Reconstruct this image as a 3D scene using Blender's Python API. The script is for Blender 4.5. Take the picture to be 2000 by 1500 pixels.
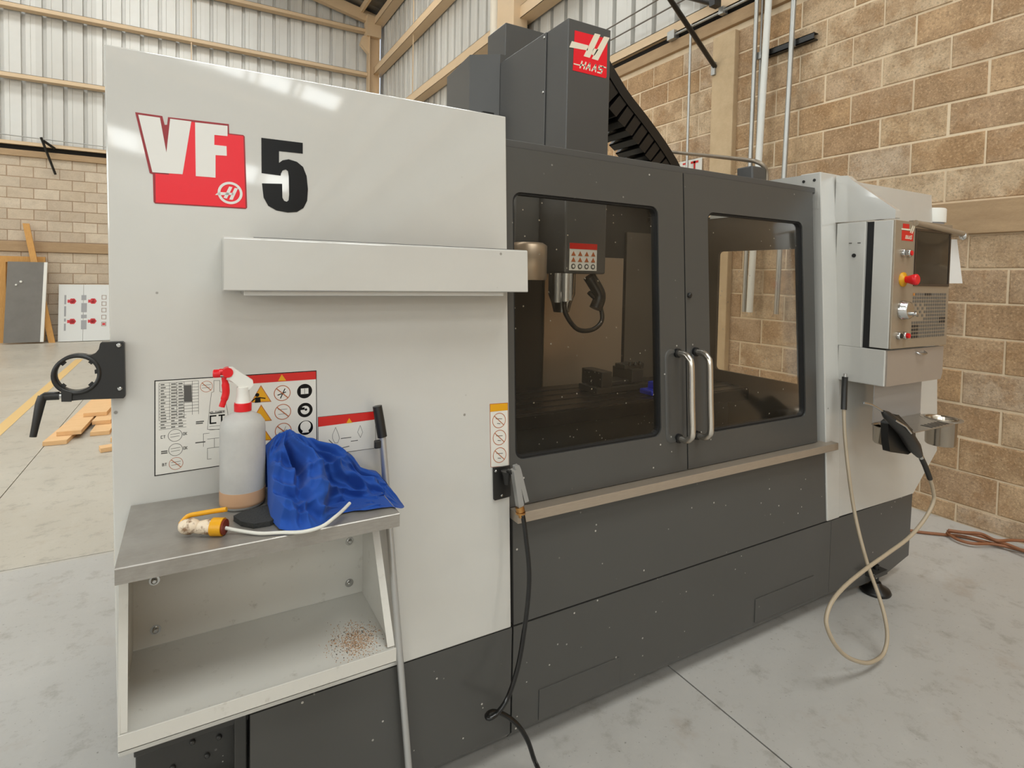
import bpy, math, random
from mathutils import Vector, Matrix
for o in list(bpy.data.objects): bpy.data.objects.remove(o)
S = bpy.context.scene
C = S.collection
# ------------------------------------------------------------------ camera
cam = bpy.data.objects.new('camera', bpy.data.cameras.new('camera'))
C.objects.link(cam); S.camera = cam
Rw = ((0.869184, -0.000901, 0.494489), (-0.494103, -0.041123, 0.868430), (0.019553, -0.999154, -0.036189))
m = Matrix.Identity(4)
for i in range(3):
    m[i][0] = Rw[i][0]; m[i][1] = -Rw[i][1]; m[i][2] = -Rw[i][2]
m[2][3] = 1.45
cam.matrix_world = m
cam.data.sensor_width = 36.0; cam.data.lens = 1098 / 2000 * 36
cam.data.shift_y = -0.0845; cam.data.clip_start = 0.02; cam.data.clip_end = 200
# ------------------------------------------------------------------ world, exposure
w = bpy.data.worlds.new('world'); S.world = w; w.use_nodes = True
w.node_tree.nodes['Background'].inputs[0].default_value = (0.80, 0.88, 1.0, 1)
w.node_tree.nodes['Background'].inputs[1].default_value = 1.2
S.view_settings.view_transform = 'Standard'; S.view_settings.look = 'None'
S.view_settings.exposure = 0.0; S.view_settings.gamma = 1.0; S.view_settings.use_curve_mapping = False
S.cycles.max_bounces = 8; S.cycles.diffuse_bounces = 4; S.cycles.glossy_bounces = 4
S.cycles.transmission_bounces = 6; S.cycles.transparent_max_bounces = 8
S.cycles.sample_clamp_indirect = 6; S.cycles.caustics_reflective = False; S.cycles.caustics_refractive = False
SKYLIGHT = 10.3
D = {
  'bottle': (0.0956,1.3401,0.942),
  'brk': [(-2.5083,13.9,3.9445),(-2.3367,13.9,3.2929),(-2.4706,13.9,3.8818),(-2.3405,13.9,3.7919)],
  'cable': [[(3.651,1.6706,0.015),(3.6953,1.6104,0.015),(3.7933,1.5233,0.015),(3.8514,1.4717,0.015),(3.8914,1.3666,0.015),(3.9346,1.29,0.015),(3.9457,1.2058,0.015)],[(3.7933,1.5233,0.015),(3.7474,1.4547,0.015),(3.7665,1.3902,0.015),(3.8637,1.3333,0.015),(3.9067,1.2583,0.015),(3.9305,1.2009,0.015)],[(3.7855,1.52,0.015),(3.8739,1.4315,0.015),(3.8868,1.3417,0.015),(3.896,1.2768,0.015),(3.8709,1.1818,0.015)],[(3.7754,1.5108,0.015),(3.82,1.4593,0.015),(3.8906,1.4018,0.015),(3.8691,1.3238,0.015),(3.9477,1.2833,0.015),(4.0236,1.2307,0.015)]],
  'cloth_back': [(0.1426,1.36,1.0581),(0.1661,1.36,1.0832),(0.1934,1.36,1.0917),(0.227,1.36,1.071),(0.2557,1.36,1.0552),(0.2969,1.36,1.045),(0.3212,1.36,1.0244),(0.3397,1.36,1.0055),(0.3586,1.36,0.9787),(0.4033,1.36,0.9552),(0.4258,1.36,0.9217),(0.45,1.36,0.8887),(0.4692,1.36,0.8615)],
  'cloth_front': [(0.1402,1.294,0.945),(0.1375,1.2236,0.945),(0.1482,1.1684,0.945),(0.1726,1.1409,0.945),(0.1944,1.1297,0.945),(0.2158,1.1312,0.945),(0.2399,1.1632,0.945),(0.2713,1.189,0.945),(0.2983,1.1898,0.945),(0.323,1.1802,0.945),(0.3559,1.1784,0.945),(0.3772,1.1737,0.945),(0.3913,1.1574,0.945)],
  'cond': [[(3.985,3.0787,3.6946),(3.985,3.0885,2.5096)],[(3.985,3.0259,3.6733),(3.985,3.0303,2.4991)],[(3.985,2.9725,3.6118),(3.985,3.0067,2.503)],[(3.985,2.7513,3.5626),(3.985,2.778,2.3276)],[(3.985,3.7756,3.7167),(3.985,3.7728,2.5772)]],
  'cup': [(2.9406,1.2176,0.85),(2.8872,1.2427,0.85),(3.0291,1.2066,0.85),(2.495,1.2241,0.85),(2.5218,1.2819,0.85)],
  'five': [(0.1453,1.774),(0.2402,1.7744),(0.2401,1.7475),(0.1849,1.7469),(0.1848,1.718),(0.1931,1.7252),(0.2072,1.7295),(0.2263,1.7254),(0.2407,1.7143),(0.2491,1.6922),(0.2521,1.6592),(0.2501,1.6308),(0.2415,1.6122),(0.2258,1.6008),(0.2044,1.5979),(0.1786,1.601),(0.1603,1.6108),(0.1501,1.6298),(0.1463,1.664),(0.1917,1.6673),(0.1923,1.6334),(0.1962,1.6262),(0.2021,1.6242),(0.2064,1.6283),(0.2078,1.6424),(0.2071,1.6877),(0.2052,1.7002),(0.2,1.7034),(0.193,1.7001),(0.1894,1.6934),(0.1882,1.687),(0.1457,1.6887)],
  'gun2': [(2.1739,1.155,1.0073),(2.2195,1.155,0.9972),(2.2629,1.155,0.9812),(2.3076,1.155,0.961),(2.3003,1.155,0.9617),(2.3887,1.155,0.9162),(2.6001,1.155,0.7483),(2.4151,1.155,0.9174),(2.3926,1.155,0.8692),(2.4111,1.155,0.7833),(2.5593,1.155,0.7478),(2.6402,1.155,0.7641),(2.6259,1.155,0.8303),(2.4638,1.155,0.9326),(2.3495,1.155,0.9406),(2.3322,1.155,0.9265)],
  'hose1': [(0.8259,1.36,0.759),(0.8318,1.35,0.6902),(0.836,1.34,0.6191),(0.833,1.335,0.5478),(0.8187,1.33,0.4504),(0.8008,1.33,0.352),(0.7709,1.33,0.2735),(0.7374,1.33,0.2388),(0.7119,1.33,0.2324),(0.7117,1.345,0.2306),(0.7375,1.36,0.2207),(0.776,1.36,0.1972),(0.8104,1.345,0.166),(0.8399,1.335,0.1161),(0.8591,1.33,0.0586)],
  'hose2': [(2.4612,1.39,1.0259),(2.4605,1.39,0.9812),(2.4445,1.38,0.9065),(2.4246,1.36,0.8025),(2.4086,1.33,0.6593),(2.4031,1.3,0.5179),(2.3874,1.26,0.4074),(2.385,1.22,0.298),(2.3825,1.18,0.213),(2.3579,1.14,0.1479),(2.342,1.12,0.0822),(2.2966,1.11,0.0378),(2.2061,1.1,0.0437),(2.1365,1.1,0.0627),(2.0345,1.1,0.117),(1.9578,1.1,0.1842),(1.925,1.11,0.2434),(1.9299,1.12,0.2821),(1.9778,1.13,0.3187),(2.0724,1.14,0.3449),(2.2234,1.15,0.3661),(2.3944,1.155,0.388),(2.5478,1.155,0.4168),(2.6672,1.155,0.4674),(2.7388,1.155,0.5305),(2.7292,1.155,0.5873),(2.6987,1.155,0.6363),(2.6547,1.155,0.6974),(2.6174,1.155,0.7394)],
  'lg_h1': [(1.5315,2.5221),(1.5625,2.523),(1.5069,2.4113),(1.4737,2.4118)],
  'lg_h2': [(1.5826,2.5205),(1.6143,2.5213),(1.552,2.4091),(1.5181,2.4101)],
  'lg_h3': [(1.4099,2.4618),(1.497,2.4627),(1.4949,2.4403),(1.3974,2.4333)],
  'lg_h4': [(1.5251,2.4556),(1.5533,2.4572),(1.5317,2.4261),(1.5176,2.4276)],
  'lg_red': [(1.4246,2.5107),(1.6029,2.5161),(1.5968,2.348),(1.5855,2.3436),(1.4188,2.3408)],
  'pad': [(0.0814,1.2605,0.945),(0.1071,1.2813,0.945),(0.1383,1.295,0.945),(0.1347,1.1984,0.945),(0.1099,1.2033,0.945),(0.0888,1.2298,0.945)],
  'pipe': [(2.0494,2.5,2.2),(2.5017,2.45,2.2078),(2.3224,2.0,2.0831),(2.1557,1.68,1.9909),(2.1394,1.62,1.97),(2.151,1.6,1.9526),(2.1729,1.6,1.9286)],
  'pole': [(0.413,1.4222,1.1119),(0.4259,1.4173,1.0315),(0.5039,1.4,0.1246),(0.4895,1.36,0.1624),(0.4594,1.4,0.6281)],
  'ring_body': [(-0.1676,1.2939),(-0.1657,1.2967),(-0.1288,1.2964),(-0.1257,1.293),(-0.1238,1.1807),(-0.1267,1.177),(-0.1981,1.1801),(-0.2144,1.1795),(-0.2157,1.1948),(-0.2057,1.1948),(-0.1906,1.1982),(-0.1778,1.2075),(-0.1688,1.2194),(-0.1656,1.2319),(-0.1689,1.2496),(-0.1766,1.2611),(-0.1881,1.2683),(-0.1983,1.2713),(-0.183,1.2709),(-0.1754,1.2745),(-0.1696,1.2829)],
  'ring_nub': [(-0.2311,1.2038),(-0.2138,1.1978),(-0.2138,1.1784),(-0.2304,1.1799)],
  'ring_screw': [(-0.1352,1.2891),(-0.1334,1.1979)],
  'rods': [[(3.95,4.9305,4.1855),(3.95,4.1417,4.1632)],[(3.95,4.8643,4.0412),(3.95,3.9633,4.0425)]],
  's1_circ': [(0.1902,1.1571),(0.1913,1.1117),(0.1922,1.0659),(0.242,1.1577),(0.2429,1.111),(0.2438,1.0674),(0.0283,1.1859),(-0.0333,1.0822),(-0.0324,1.0504),(-0.0316,1.0196)],
  's1_dark': [(-0.0169,1.1922),(-0.0014,1.1918),(-0.0005,1.1539),(-0.0155,1.1545)],
  's1_hdrtri': [(0.1809,1.1872),(0.1893,1.2029),(0.1993,1.187)],
  's1_taper': [(0.0433,1.1985),(0.0555,1.1976),(0.0555,1.1721),(0.0631,1.1694),(0.0716,1.1238),(0.0734,1.0831),(0.0301,1.0881),(0.0348,1.1401),(0.0385,1.1714),(0.0432,1.1731)],
  's1_tri0': [(0.1426,1.1802),(0.1659,1.1386),(0.1204,1.1406)],
  's1_tri1': [(0.143,1.1341),(0.1668,1.0932),(0.1209,1.0949)],
  's1_tri2': [(0.1433,1.087),(0.1676,1.0467),(0.1216,1.0493)],
  's2_hdrtri': [(0.3431,1.0671),(0.3504,1.0799),(0.3584,1.0672)],
  's2_t1': [(0.3164,1.06),(0.3086,1.0419),(0.3086,1.0329),(0.314,1.0211),(0.3217,1.0201),(0.3255,1.0308),(0.324,1.04)],
  's2_t2': [(0.3787,1.0574),(0.3719,1.0411),(0.3792,1.0265),(0.385,1.0395)],
  's3_c': [(0.7875,1.0261),(0.7885,0.976),(0.7884,0.9244)],
  'sign': [(4.06,3.9,2.5693),(4.06,3.6825,2.566),(4.06,3.6789,2.4767),(4.06,3.8981,2.5206)],
  'tube': [(0.0572,1.223,0.95),(0.0988,1.1814,0.95),(0.1406,1.1451,0.95),(0.1838,1.123,0.95),(0.2238,1.1325,0.95),(0.2565,1.1693,0.95),(0.299,1.2245,0.95)],
  'vf_f': [(0.0061,1.7897),(0.0725,1.7915),(0.0725,1.7674),(0.0451,1.7664),(0.045,1.7432),(0.0703,1.7435),(0.0709,1.7209),(0.0475,1.7197),(0.0474,1.6672),(0.0074,1.6666)],
  'vf_h1': [(0.0757,1.6493),(0.0826,1.6485),(0.0707,1.6204),(0.0637,1.6218)],
  'vf_h2': [(0.0873,1.6472),(0.0943,1.6467),(0.083,1.6186),(0.0756,1.6189)],
  'vf_h3': [(0.0463,1.6271),(0.0537,1.6345),(0.0858,1.635),(0.0836,1.63),(0.0537,1.6273)],
  'vf_red': [(-0.1081,1.7947),(-0.0576,1.7942),(-0.0531,1.7749),(-0.0484,1.7761),(-0.0469,1.7936),(0.0753,1.7963),(0.0759,1.7746),(0.1057,1.775),(0.109,1.7721),(0.1139,1.6027),(0.1108,1.5995),(-0.0711,1.5976),(-0.074,1.6007),(-0.0755,1.6619),(-0.0813,1.664)],
  'vf_v': [(-0.1025,1.79),(-0.0621,1.7896),(-0.0498,1.7133),(-0.0426,1.7903),(-0.0014,1.7905),(-0.0186,1.668),(-0.0763,1.6663)],
}
# ------------------------------------------------------------------ materials
def lin(c):
    return tuple((v/255/12.92 if v/255 <= .04045 else ((v/255+.055)/1.055)**2.4) for v in c) + (1,)
MATS = {}
def mat(name, col, rough=.5, metal=0, spec=.5, emit=None, coat=0):
    if name in MATS: return MATS[name]
    mt = bpy.data.materials.new(name); mt.use_nodes = True
    b = mt.node_tree.nodes['Principled BSDF']
    b.inputs['Base Color'].default_value = lin(col); b.inputs['Roughness'].default_value = rough
    b.inputs['Metallic'].default_value = metal; b.inputs['Specular IOR Level'].default_value = spec
    b.inputs['Coat Weight'].default_value = coat; b.inputs['Coat Roughness'].default_value = .05
    if emit:
        b.inputs['Emission Color'].default_value = lin(emit[0]); b.inputs['Emission Strength'].default_value = emit[1]
    mt['b'] = 1
    MATS[name] = mt
    return mt
def N(mt, t, **kw):
    n = mt.node_tree.nodes.new(t)
    for k, v in kw.items():
        if k in n.inputs: n.inputs[k].default_value = v
        else: setattr(n, k, v)
    return n
def L(mt, a, b): mt.node_tree.links.new(a, b)
def noise(mt, scale, detail=4, rough=.6, coord='Object', stretch=None, dist=0):
    tc = N(mt, 'ShaderNodeTexCoord') if coord != 'World' else N(mt, 'ShaderNodeNewGeometry')
    src = tc.outputs[coord] if coord != 'World' else tc.outputs['Position']
    if stretch:
        mp = N(mt, 'ShaderNodeMapping'); mp.inputs['Scale'].default_value = stretch
        L(mt, src, mp.inputs['Vector']); src = mp.outputs['Vector']
    n = N(mt, 'ShaderNodeTexNoise'); n.inputs['Scale'].default_value = scale
    n.inputs['Detail'].default_value = detail; n.inputs['Roughness'].default_value = rough
    n.inputs['Distortion'].default_value = dist
    L(mt, src, n.inputs['Vector'])
    return n.outputs['Fac']
def ramp(mt, fac, stops):
    r = N(mt, 'ShaderNodeValToRGB'); e = r.color_ramp.elements
    while len(e) < len(stops): e.new(.5)
    for i, (p, c) in enumerate(stops):
        e[i].position = p; e[i].color = lin(c) if isinstance(c, tuple) else (c, c, c, 1)
    L(mt, fac, r.inputs['Fac']); return r.outputs['Color']
def mix(mt, fac, a, b, mode='MIX'):
    n = N(mt, 'ShaderNodeMix'); n.data_type = 'RGBA'; n.blend_type = mode
    for s, v in ((0, fac), (6, a), (7, b)):
        if hasattr(v, 'links') or isinstance(v, bpy.types.NodeSocket): L(mt, v, n.inputs[s])
        elif isinstance(v, tuple): n.inputs[s].default_value = lin(v)
        else: n.inputs[s].default_value = v
    return n.outputs[2]
def bump(mt, h, strength=.3, dist=.01):
    b = N(mt, 'ShaderNodeBump'); b.inputs['Strength'].default_value = strength; b.inputs['Distance'].default_value = dist
    L(mt, h, b.inputs['Height']); L(mt, b.outputs['Normal'], mt.node_tree.nodes['Principled BSDF'].inputs['Normal'])
def setc(mt, c): L(mt, c, mt.node_tree.nodes['Principled BSDF'].inputs['Base Color'])
def setr(mt, c): L(mt, c, mt.node_tree.nodes['Principled BSDF'].inputs['Roughness'])

def specks(mt, base, col, scale, thr):
    """chips: sparse voronoi dots with a shape of their own"""
    g = N(mt, 'ShaderNodeNewGeometry')
    v = N(mt, 'ShaderNodeTexVoronoi'); v.inputs['Scale'].default_value = scale
    L(mt, g.outputs['Position'], v.inputs['Vector'])
    d = ramp(mt, v.outputs['Distance'], [(0, 1.0), (thr, 1.0), (thr+.03, 0.0)])
    sep = N(mt, 'ShaderNodeSeparateColor'); L(mt, v.outputs['Color'], sep.inputs[0])
    k = ramp(mt, sep.outputs[0], [(0, 0.0), (.70, 0.0), (.72, 1.0)])
    cl = ramp(mt, noise(mt, 2.2, 2, coord='World'), [(0, 0.0), (.48, 0.0), (.56, 1.0)])
    f = mix(mt, 1.0, d, k, 'MULTIPLY'); f = mix(mt, 1.0, f, cl, 'MULTIPLY')
    return mix(mt, f, base, col)
def paint(name, col, rough, chips=None, coat=0, grime=None, orange=.04):
    mt = mat(name, col, rough, coat=coat)
    n1 = noise(mt, 3.0, 4, coord='World')
    a = tuple(max(0, int(v*.94)) for v in col)
    c = mix(mt, n1, a, col)
    if grime: c = mix(mt, ramp(mt, noise(mt, 26, 6, .7, coord='World'), [(0, 0.0), (.60, 0.0), (.75, .55)]), c, grime)
    if chips: c = specks(mt, c, chips[0], chips[1], chips[2])
    setc(mt, c)
    bump(mt, noise(mt, 420, 1, coord='World'), orange, .0006)
    return mt
WHITE = paint('machine_white_paint', (208, 206, 199), .24, coat=1.0, chips=((140, 136, 128), 16, .045))
WHITEG = paint('worn_white_paint', (212, 209, 200), .35, grime=(140, 130, 116))
DARK = paint('machine_charcoal_paint', (79, 78, 75), .30, chips=((188, 184, 176), 34, .09))
DARKC = paint('head_cover_charcoal_paint', (80, 79, 77), .38)
def metal(name, col, rough, stretch=(2, 40, 40), grime=None, m=.8):
    mt = mat(name, col, rough, m)
    n = noise(mt, 12, 5, .65, coord='World', stretch=stretch)
    a = tuple(int(v*.80) for v in col)
    c = mix(mt, n, a, col)
    if grime: c = mix(mt, ramp(mt, noise(mt, 6, 6, .7, coord='World'), [(0, 0.0), (.45, 0.0), (.75, .8)]), c, grime)
    setc(mt, c); setr(mt, ramp(mt, n, [(.2, max(0.02, rough-.08)), (.8, rough+.15)]))
    return mt
STEEL = metal('brushed_stainless', (196, 190, 180), .30, (2, 40, 40))
TABLE = metal('worn_table_steel', (176, 171, 163), .34, (3, 24, 24), grime=(134, 127, 117), m=.45)
RAIL = metal('rail_stainless', (190, 176, 158), .34, (2, 60, 60), m=.5)
HANDLE = mat('polished_handle_steel', (206, 200, 190), .26, 1)
ALU = mat('aluminium_tube', (200, 200, 198), .34, .7)
CHROME = mat('bright_zinc', (200, 200, 198), .22, 1)
GALV = metal('galvanised_conduit', (196, 196, 192), .38, (30, 30, 3))
BLACK = mat('black_plastic', (34, 33, 31), .38)
BLACKM = mat('black_rubber', (22, 21, 20), .32)
GASKET = mat('window_gasket_black', (14, 14, 14), .6)
CAST = mat('base_casting_black', (52, 51, 48), .38)
setc(CAST, specks(CAST, (52, 51, 48), (200, 196, 186), 60, .16))
BRASS = mat('brass_fitting', (186, 140, 84), .3, 1)
GREYCAST = mat('grey_cast_grip', (164, 163, 160), .42, .45)
CUPM = mat('polished_cup_steel', (178, 168, 154), .16, 1)
SHEET = mat('holder_grey_sheet', (176, 172, 168), .45, .2)
RED = mat('decal_red', (236, 18, 38), .30)
REDDK = mat('decal_red_edge', (150, 34, 40), .35)
SILV = mat('decal_silver', (228, 226, 220), .30)
INK = mat('decal_black', (12, 12, 12), .25, spec=.25)
HREDM = mat('header_red', (206, 34, 28), .35)
YEL = mat('warning_yellow', (222, 160, 14), .4)
CREAM = mat('decal_cream', (236, 226, 204), .4)
STICK = mat('sticker_white', (222, 219, 210), .4)
INKG = mat('sticker_grey_ink', (84, 82, 78), .5)
ORNG = mat('sticker_rust_ring', (176, 96, 52), .5)
REDP = mat('red_plastic', (222, 20, 30), .32)
WHP = mat('white_plastic', (232, 230, 222), .35)
YELP = mat('yellow_plastic', (228, 164, 22), .4)
BROWNP = mat('stained_red_plastic', (120, 44, 22), .5)
DIRTYP = mat('dirty_cream_plastic', (228, 208, 182), .45)
setc(DIRTYP, mix(DIRTYP, ramp(DIRTYP, noise(DIRTYP, 60, 4, coord='World'), [(.5, 0.0), (.62, .9)]), (230, 212, 186), (128, 92, 60)))
PAPER = mat('paper_white', (232, 232, 230), .7)
PAD = mat('scouring_pad', (52, 52, 50), .95); bump(PAD, noise(PAD, 200, 3, coord='World'), .9, .003)
BOT = mat('frosted_bottle', (226, 224, 219), .42)
setc(BOT, mix(BOT, noise(BOT, 22, 5, .65, coord='World'), (206, 204, 200), (238, 236, 230)))
bb = BOT.node_tree.nodes['Principled BSDF']; bb.inputs['Transmission Weight'].default_value = .35; bb.inputs['IOR'].default_value = 1.2
LIQ = mat('peach_liquid_bottle', (236, 190, 150), .35)
bb = LIQ.node_tree.nodes['Principled BSDF']; bb.inputs['Transmission Weight'].default_value = .30; bb.inputs['IOR'].default_value = 1.2
HOSE = mat('clear_braided_hose', (176, 160, 136), .42)
CORD = mat('orange_brown_cord', (138, 88, 56), .5)
BLUEP = mat('blue_vise_jaw', (20, 62, 235), .35)
CLOTH = mat('royal_blue_cloth', (22, 74, 160), .88)
CLOTH.node_tree.nodes['Principled BSDF'].inputs['Sheen Weight'].default_value = .05
bump(CLOTH, noise(CLOTH, 900, 2, coord='World'), .25, .0006)
CREAMS = paint('cream_steel_paint', (222, 194, 158), .5)
WOODY = mat('fresh_pine', (232, 190, 138), .7)
setc(WOODY, mix(WOODY, noise(WOODY, 8, 5, .7, stretch=(1, 12, 12)), (214, 164, 106), (246, 208, 160)))
WOODO = mat('orange_timber', (206, 152, 84), .7)
setc(WOODO, mix(WOODO, noise(WOODO, 8, 5, .7, stretch=(12, 12, 1)), (176, 120, 58), (226, 176, 104)))
CONC = mat('column_concrete', (196, 172, 138), .9)
setc(CONC, mix(CONC, noise(CONC, 9, 6, .7, coord='World'), (176, 150, 116), (212, 188, 152))); bump(CONC, noise(CONC, 60, 4, coord='World'), .4, .004)
BEAM = mat('bond_beam_concrete', (170, 142, 110), .9)
setc(BEAM, mix(BEAM, noise(BEAM, 5, 6, .7, coord='World', stretch=(.6, .6, 3)), (148, 120, 90), (190, 162, 126))); bump(BEAM, noise(BEAM, 40, 4, coord='World'), .5, .005)
def blockmat(name, stops, k=1.0):
    mt = mat(name, stops[0], .95)
    g = N(mt, 'ShaderNodeNewGeometry'); oi = N(mt, 'ShaderNodeObjectInfo')
    ad = N(mt, 'ShaderNodeMath', operation='ADD'); L(mt, g.outputs['Random Per Island'], ad.inputs[0]); L(mt, oi.outputs['Random'], ad.inputs[1])
    fr = N(mt, 'ShaderNodeMath', operation='FRACT'); L(mt, ad.outputs[0], fr.inputs[0])
    c = ramp(mt, fr.outputs[0], [(i/(len(stops)-1), s) for i, s in enumerate(stops)])
    big = noise(mt, 7, 4, .6, coord='World')
    c = mix(mt, ramp(mt, big, [(.40, 0.0), (.62, .55*k)]), c, tuple(int(v*.80) for v in stops[1]))
    fine = noise(mt, 70, 4, .8, coord='World')
    c = mix(mt, ramp(mt, noise(mt, 3.2, 5, .7, coord='World'), [(.50, 0.0), (.60, .5*k)]), c, tuple(int(v*q) for v, q in zip(stops[1], (.86, .82, .76))))
    c = mix(mt, ramp(mt, fine, [(.34, .55*k), (.46, 0.0)]), c, tuple(int(v*.52) for v in stops[0]))
    c = mix(mt, ramp(mt, fine, [(.54, 0.0), (.68, .45*k)]), c, tuple(min(255, int(v*1.18)) for v in stops[0]))
    setc(mt, c); bump(mt, fine, .9, .008)
    return mt
BLK = blockmat('tan_concrete_block', [(212, 184, 148), (190, 152, 110), (218, 194, 162), (184, 150, 114), (206, 184, 158), (198, 158, 112)])
BLKF = blockmat('grey_tan_concrete_block', [(212, 196, 174), (200, 182, 160), (220, 204, 182), (206, 188, 164), (213, 195, 173)], .35)
MORT = mat('mortar_tan', (230, 208, 176), .95); bump(MORT, noise(MORT, 70, 4, coord='World'), .5, .004)
setc(MORT, mix(MORT, noise(MORT, 6, 4, coord='World'), (214, 190, 156), (240, 222, 194)))
MORTF = mat('mortar_brown', (166, 142, 118), .95)
CLAD = mat('galvanised_sheet', (206, 204, 198), .45, .25)
gI = N(CLAD, 'ShaderNodeObjectInfo')
cl = mix(CLAD, gI.outputs['Random'], (198, 196, 190), (220, 219, 214))
cl = mix(CLAD, ramp(CLAD, noise(CLAD, 2, 3, .6, coord='World'), [(.42, 0.0), (.8, .22)]), cl, (188, 180, 170))
setc(CLAD, cl)
ROOF = mat('roof_sheet_dark', (120, 114, 104), .6, .2)
FLOOR = mat('floor_concrete', (168, 164, 156), .55)
g = N(FLOOR, 'ShaderNodeNewGeometry'); sp = N(FLOOR, 'ShaderNodeSeparateXYZ'); L(FLOOR, g.outputs['Position'], sp.inputs[0])
f1 = noise(FLOOR, 1.1, 6, .65, coord='World'); f2 = noise(FLOOR, 9, 6, .7, coord='World'); f3 = noise(FLOOR, 70, 3, .7, coord='World')
near = mix(FLOOR, f1, (172, 169, 163), (200, 197, 191)); far = mix(FLOOR, f1, (182, 175, 161), (202, 195, 181))
mr = N(FLOOR, 'ShaderNodeMapRange'); mr.inputs['From Min'].default_value = 3.44; mr.inputs['From Max'].default_value = 3.50; L(FLOOR, sp.outputs['Y'], mr.inputs['Value'])
fc = mix(FLOOR, mr.outputs[0], near, far)
fc = mix(FLOOR, ramp(FLOOR, f2, [(.30, .55), (.46, 0.0)]), fc, (140, 134, 124))
fc = mix(FLOOR, ramp(FLOOR, f2, [(.56, 0.0), (.72, .25)]), fc, (204, 200, 192))
fc = mix(FLOOR, ramp(FLOOR, f3, [(.26, .8), (.36, 0.0)]), fc, (104, 98, 88))
rust = ramp(FLOOR, noise(FLOOR, 2.6, 5, .7, coord='World'), [(.60, 0.0), (.74, .35)])
fc = mix(FLOOR, rust, fc, (150, 124, 96))
setc(FLOOR, fc); setr(FLOOR, ramp(FLOOR, f1, [(.3, .28), (.7, .55)])); bump(FLOOR, f2, .12, .004)
JOINT = mat('floor_joint_dark', (92, 84, 74), .9)
LINE = mat('floor_line_yellow', (226, 190, 128), .7)
SKYM = mat('skylight_sheet', (240, 240, 235), .6, emit=((248, 254, 255), SKYLIGHT))
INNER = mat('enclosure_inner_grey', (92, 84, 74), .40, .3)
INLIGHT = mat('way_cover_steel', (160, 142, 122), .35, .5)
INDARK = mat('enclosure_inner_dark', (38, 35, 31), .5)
BLKTAB = metal('oily_black_table', (60, 60, 62), .3, (3, 40, 40))
def glass(name, tint, rough, body):
    mt = bpy.data.materials.new(name); mt.use_nodes = True; nt = mt.node_tree
    for n in list(nt.nodes):
        if n.type != 'OUTPUT_MATERIAL': nt.nodes.remove(n)
    tr = N(mt, 'ShaderNodeBsdfTransparent'); tr.inputs[0].default_value = tint + (1,)
    gl = N(mt, 'ShaderNodeBsdfGlossy'); gl.inputs['Roughness'].default_value = rough
    fr = N(mt, 'ShaderNodeFresnel'); fr.inputs[0].default_value = 1.18
    mx = N(mt, 'ShaderNodeMixShader'); L(mt, fr.outputs[0], mx.inputs[0]); L(mt, tr.outputs[0], mx.inputs[1]); L(mt, gl.outputs[0], mx.inputs[2])
    df = N(mt, 'ShaderNodeBsdfDiffuse'); df.inputs[0].default_value = lin((150, 140, 124))
    m2 = N(mt, 'ShaderNodeMixShader')
    g2 = N(mt, 'ShaderNodeNewGeometry'); v = N(mt, 'ShaderNodeTexVoronoi'); v.inputs['Scale'].default_value = 30; L(mt, g2.outputs['Position'], v.inputs['Vector'])
    d = ramp(mt, v.outputs['Distance'], [(0, .8), (.06, .8), (.10, 0.0)])
    sep = N(mt, 'ShaderNodeSeparateColor'); L(mt, v.outputs['Color'], sep.inputs[0]); k = ramp(mt, sep.outputs[0], [(0, 0.0), (.62, 0.0), (.65, 1.0)])
    film = ramp(mt, noise(mt, 3.0, 5, .6, coord='World'), [(.3, body*.5), (.7, body*1.5)])
    sm = mix(mt, 1.0, mix(mt, 1.0, d, k, 'MULTIPLY'), film, 'ADD')
    L(mt, sm, m2.inputs[0]); L(mt, mx.outputs[0], m2.inputs[1]); L(mt, df.outputs[0], m2.inputs[2])
    out = [n for n in nt.nodes if n.type == 'OUTPUT_MATERIAL'][0]; L(mt, m2.outputs[0], out.inputs[0])
    return mt
GLASS = glass('smoked_window', (.99, .97, .93), .10, .02)
GLASS2 = glass('side_window_clear', (.98, .97, .96), .05, .02)
SCREEN = mat('dark_crt_screen', (44, 40, 33), .12)
PANELB = metal('console_faceplate', (184, 168, 146), .42, (30, 30, 4), m=.4)
BUTT = mat('membrane_key_grey', (112, 106, 98), .5)
BUTD = mat('membrane_key_dark', (52, 48, 46), .5)
BUTO = mat('membrane_key_orange', (196, 132, 66), .5)
GPAN = mat('grey_sheet', (116, 112, 106), .5); setc(GPAN, mix(GPAN, noise(GPAN, 4, 5, coord='World'), (104, 100, 94), (128, 124, 118)))
WPAN = mat('white_coated_board', (222, 223, 220), .3)

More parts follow.
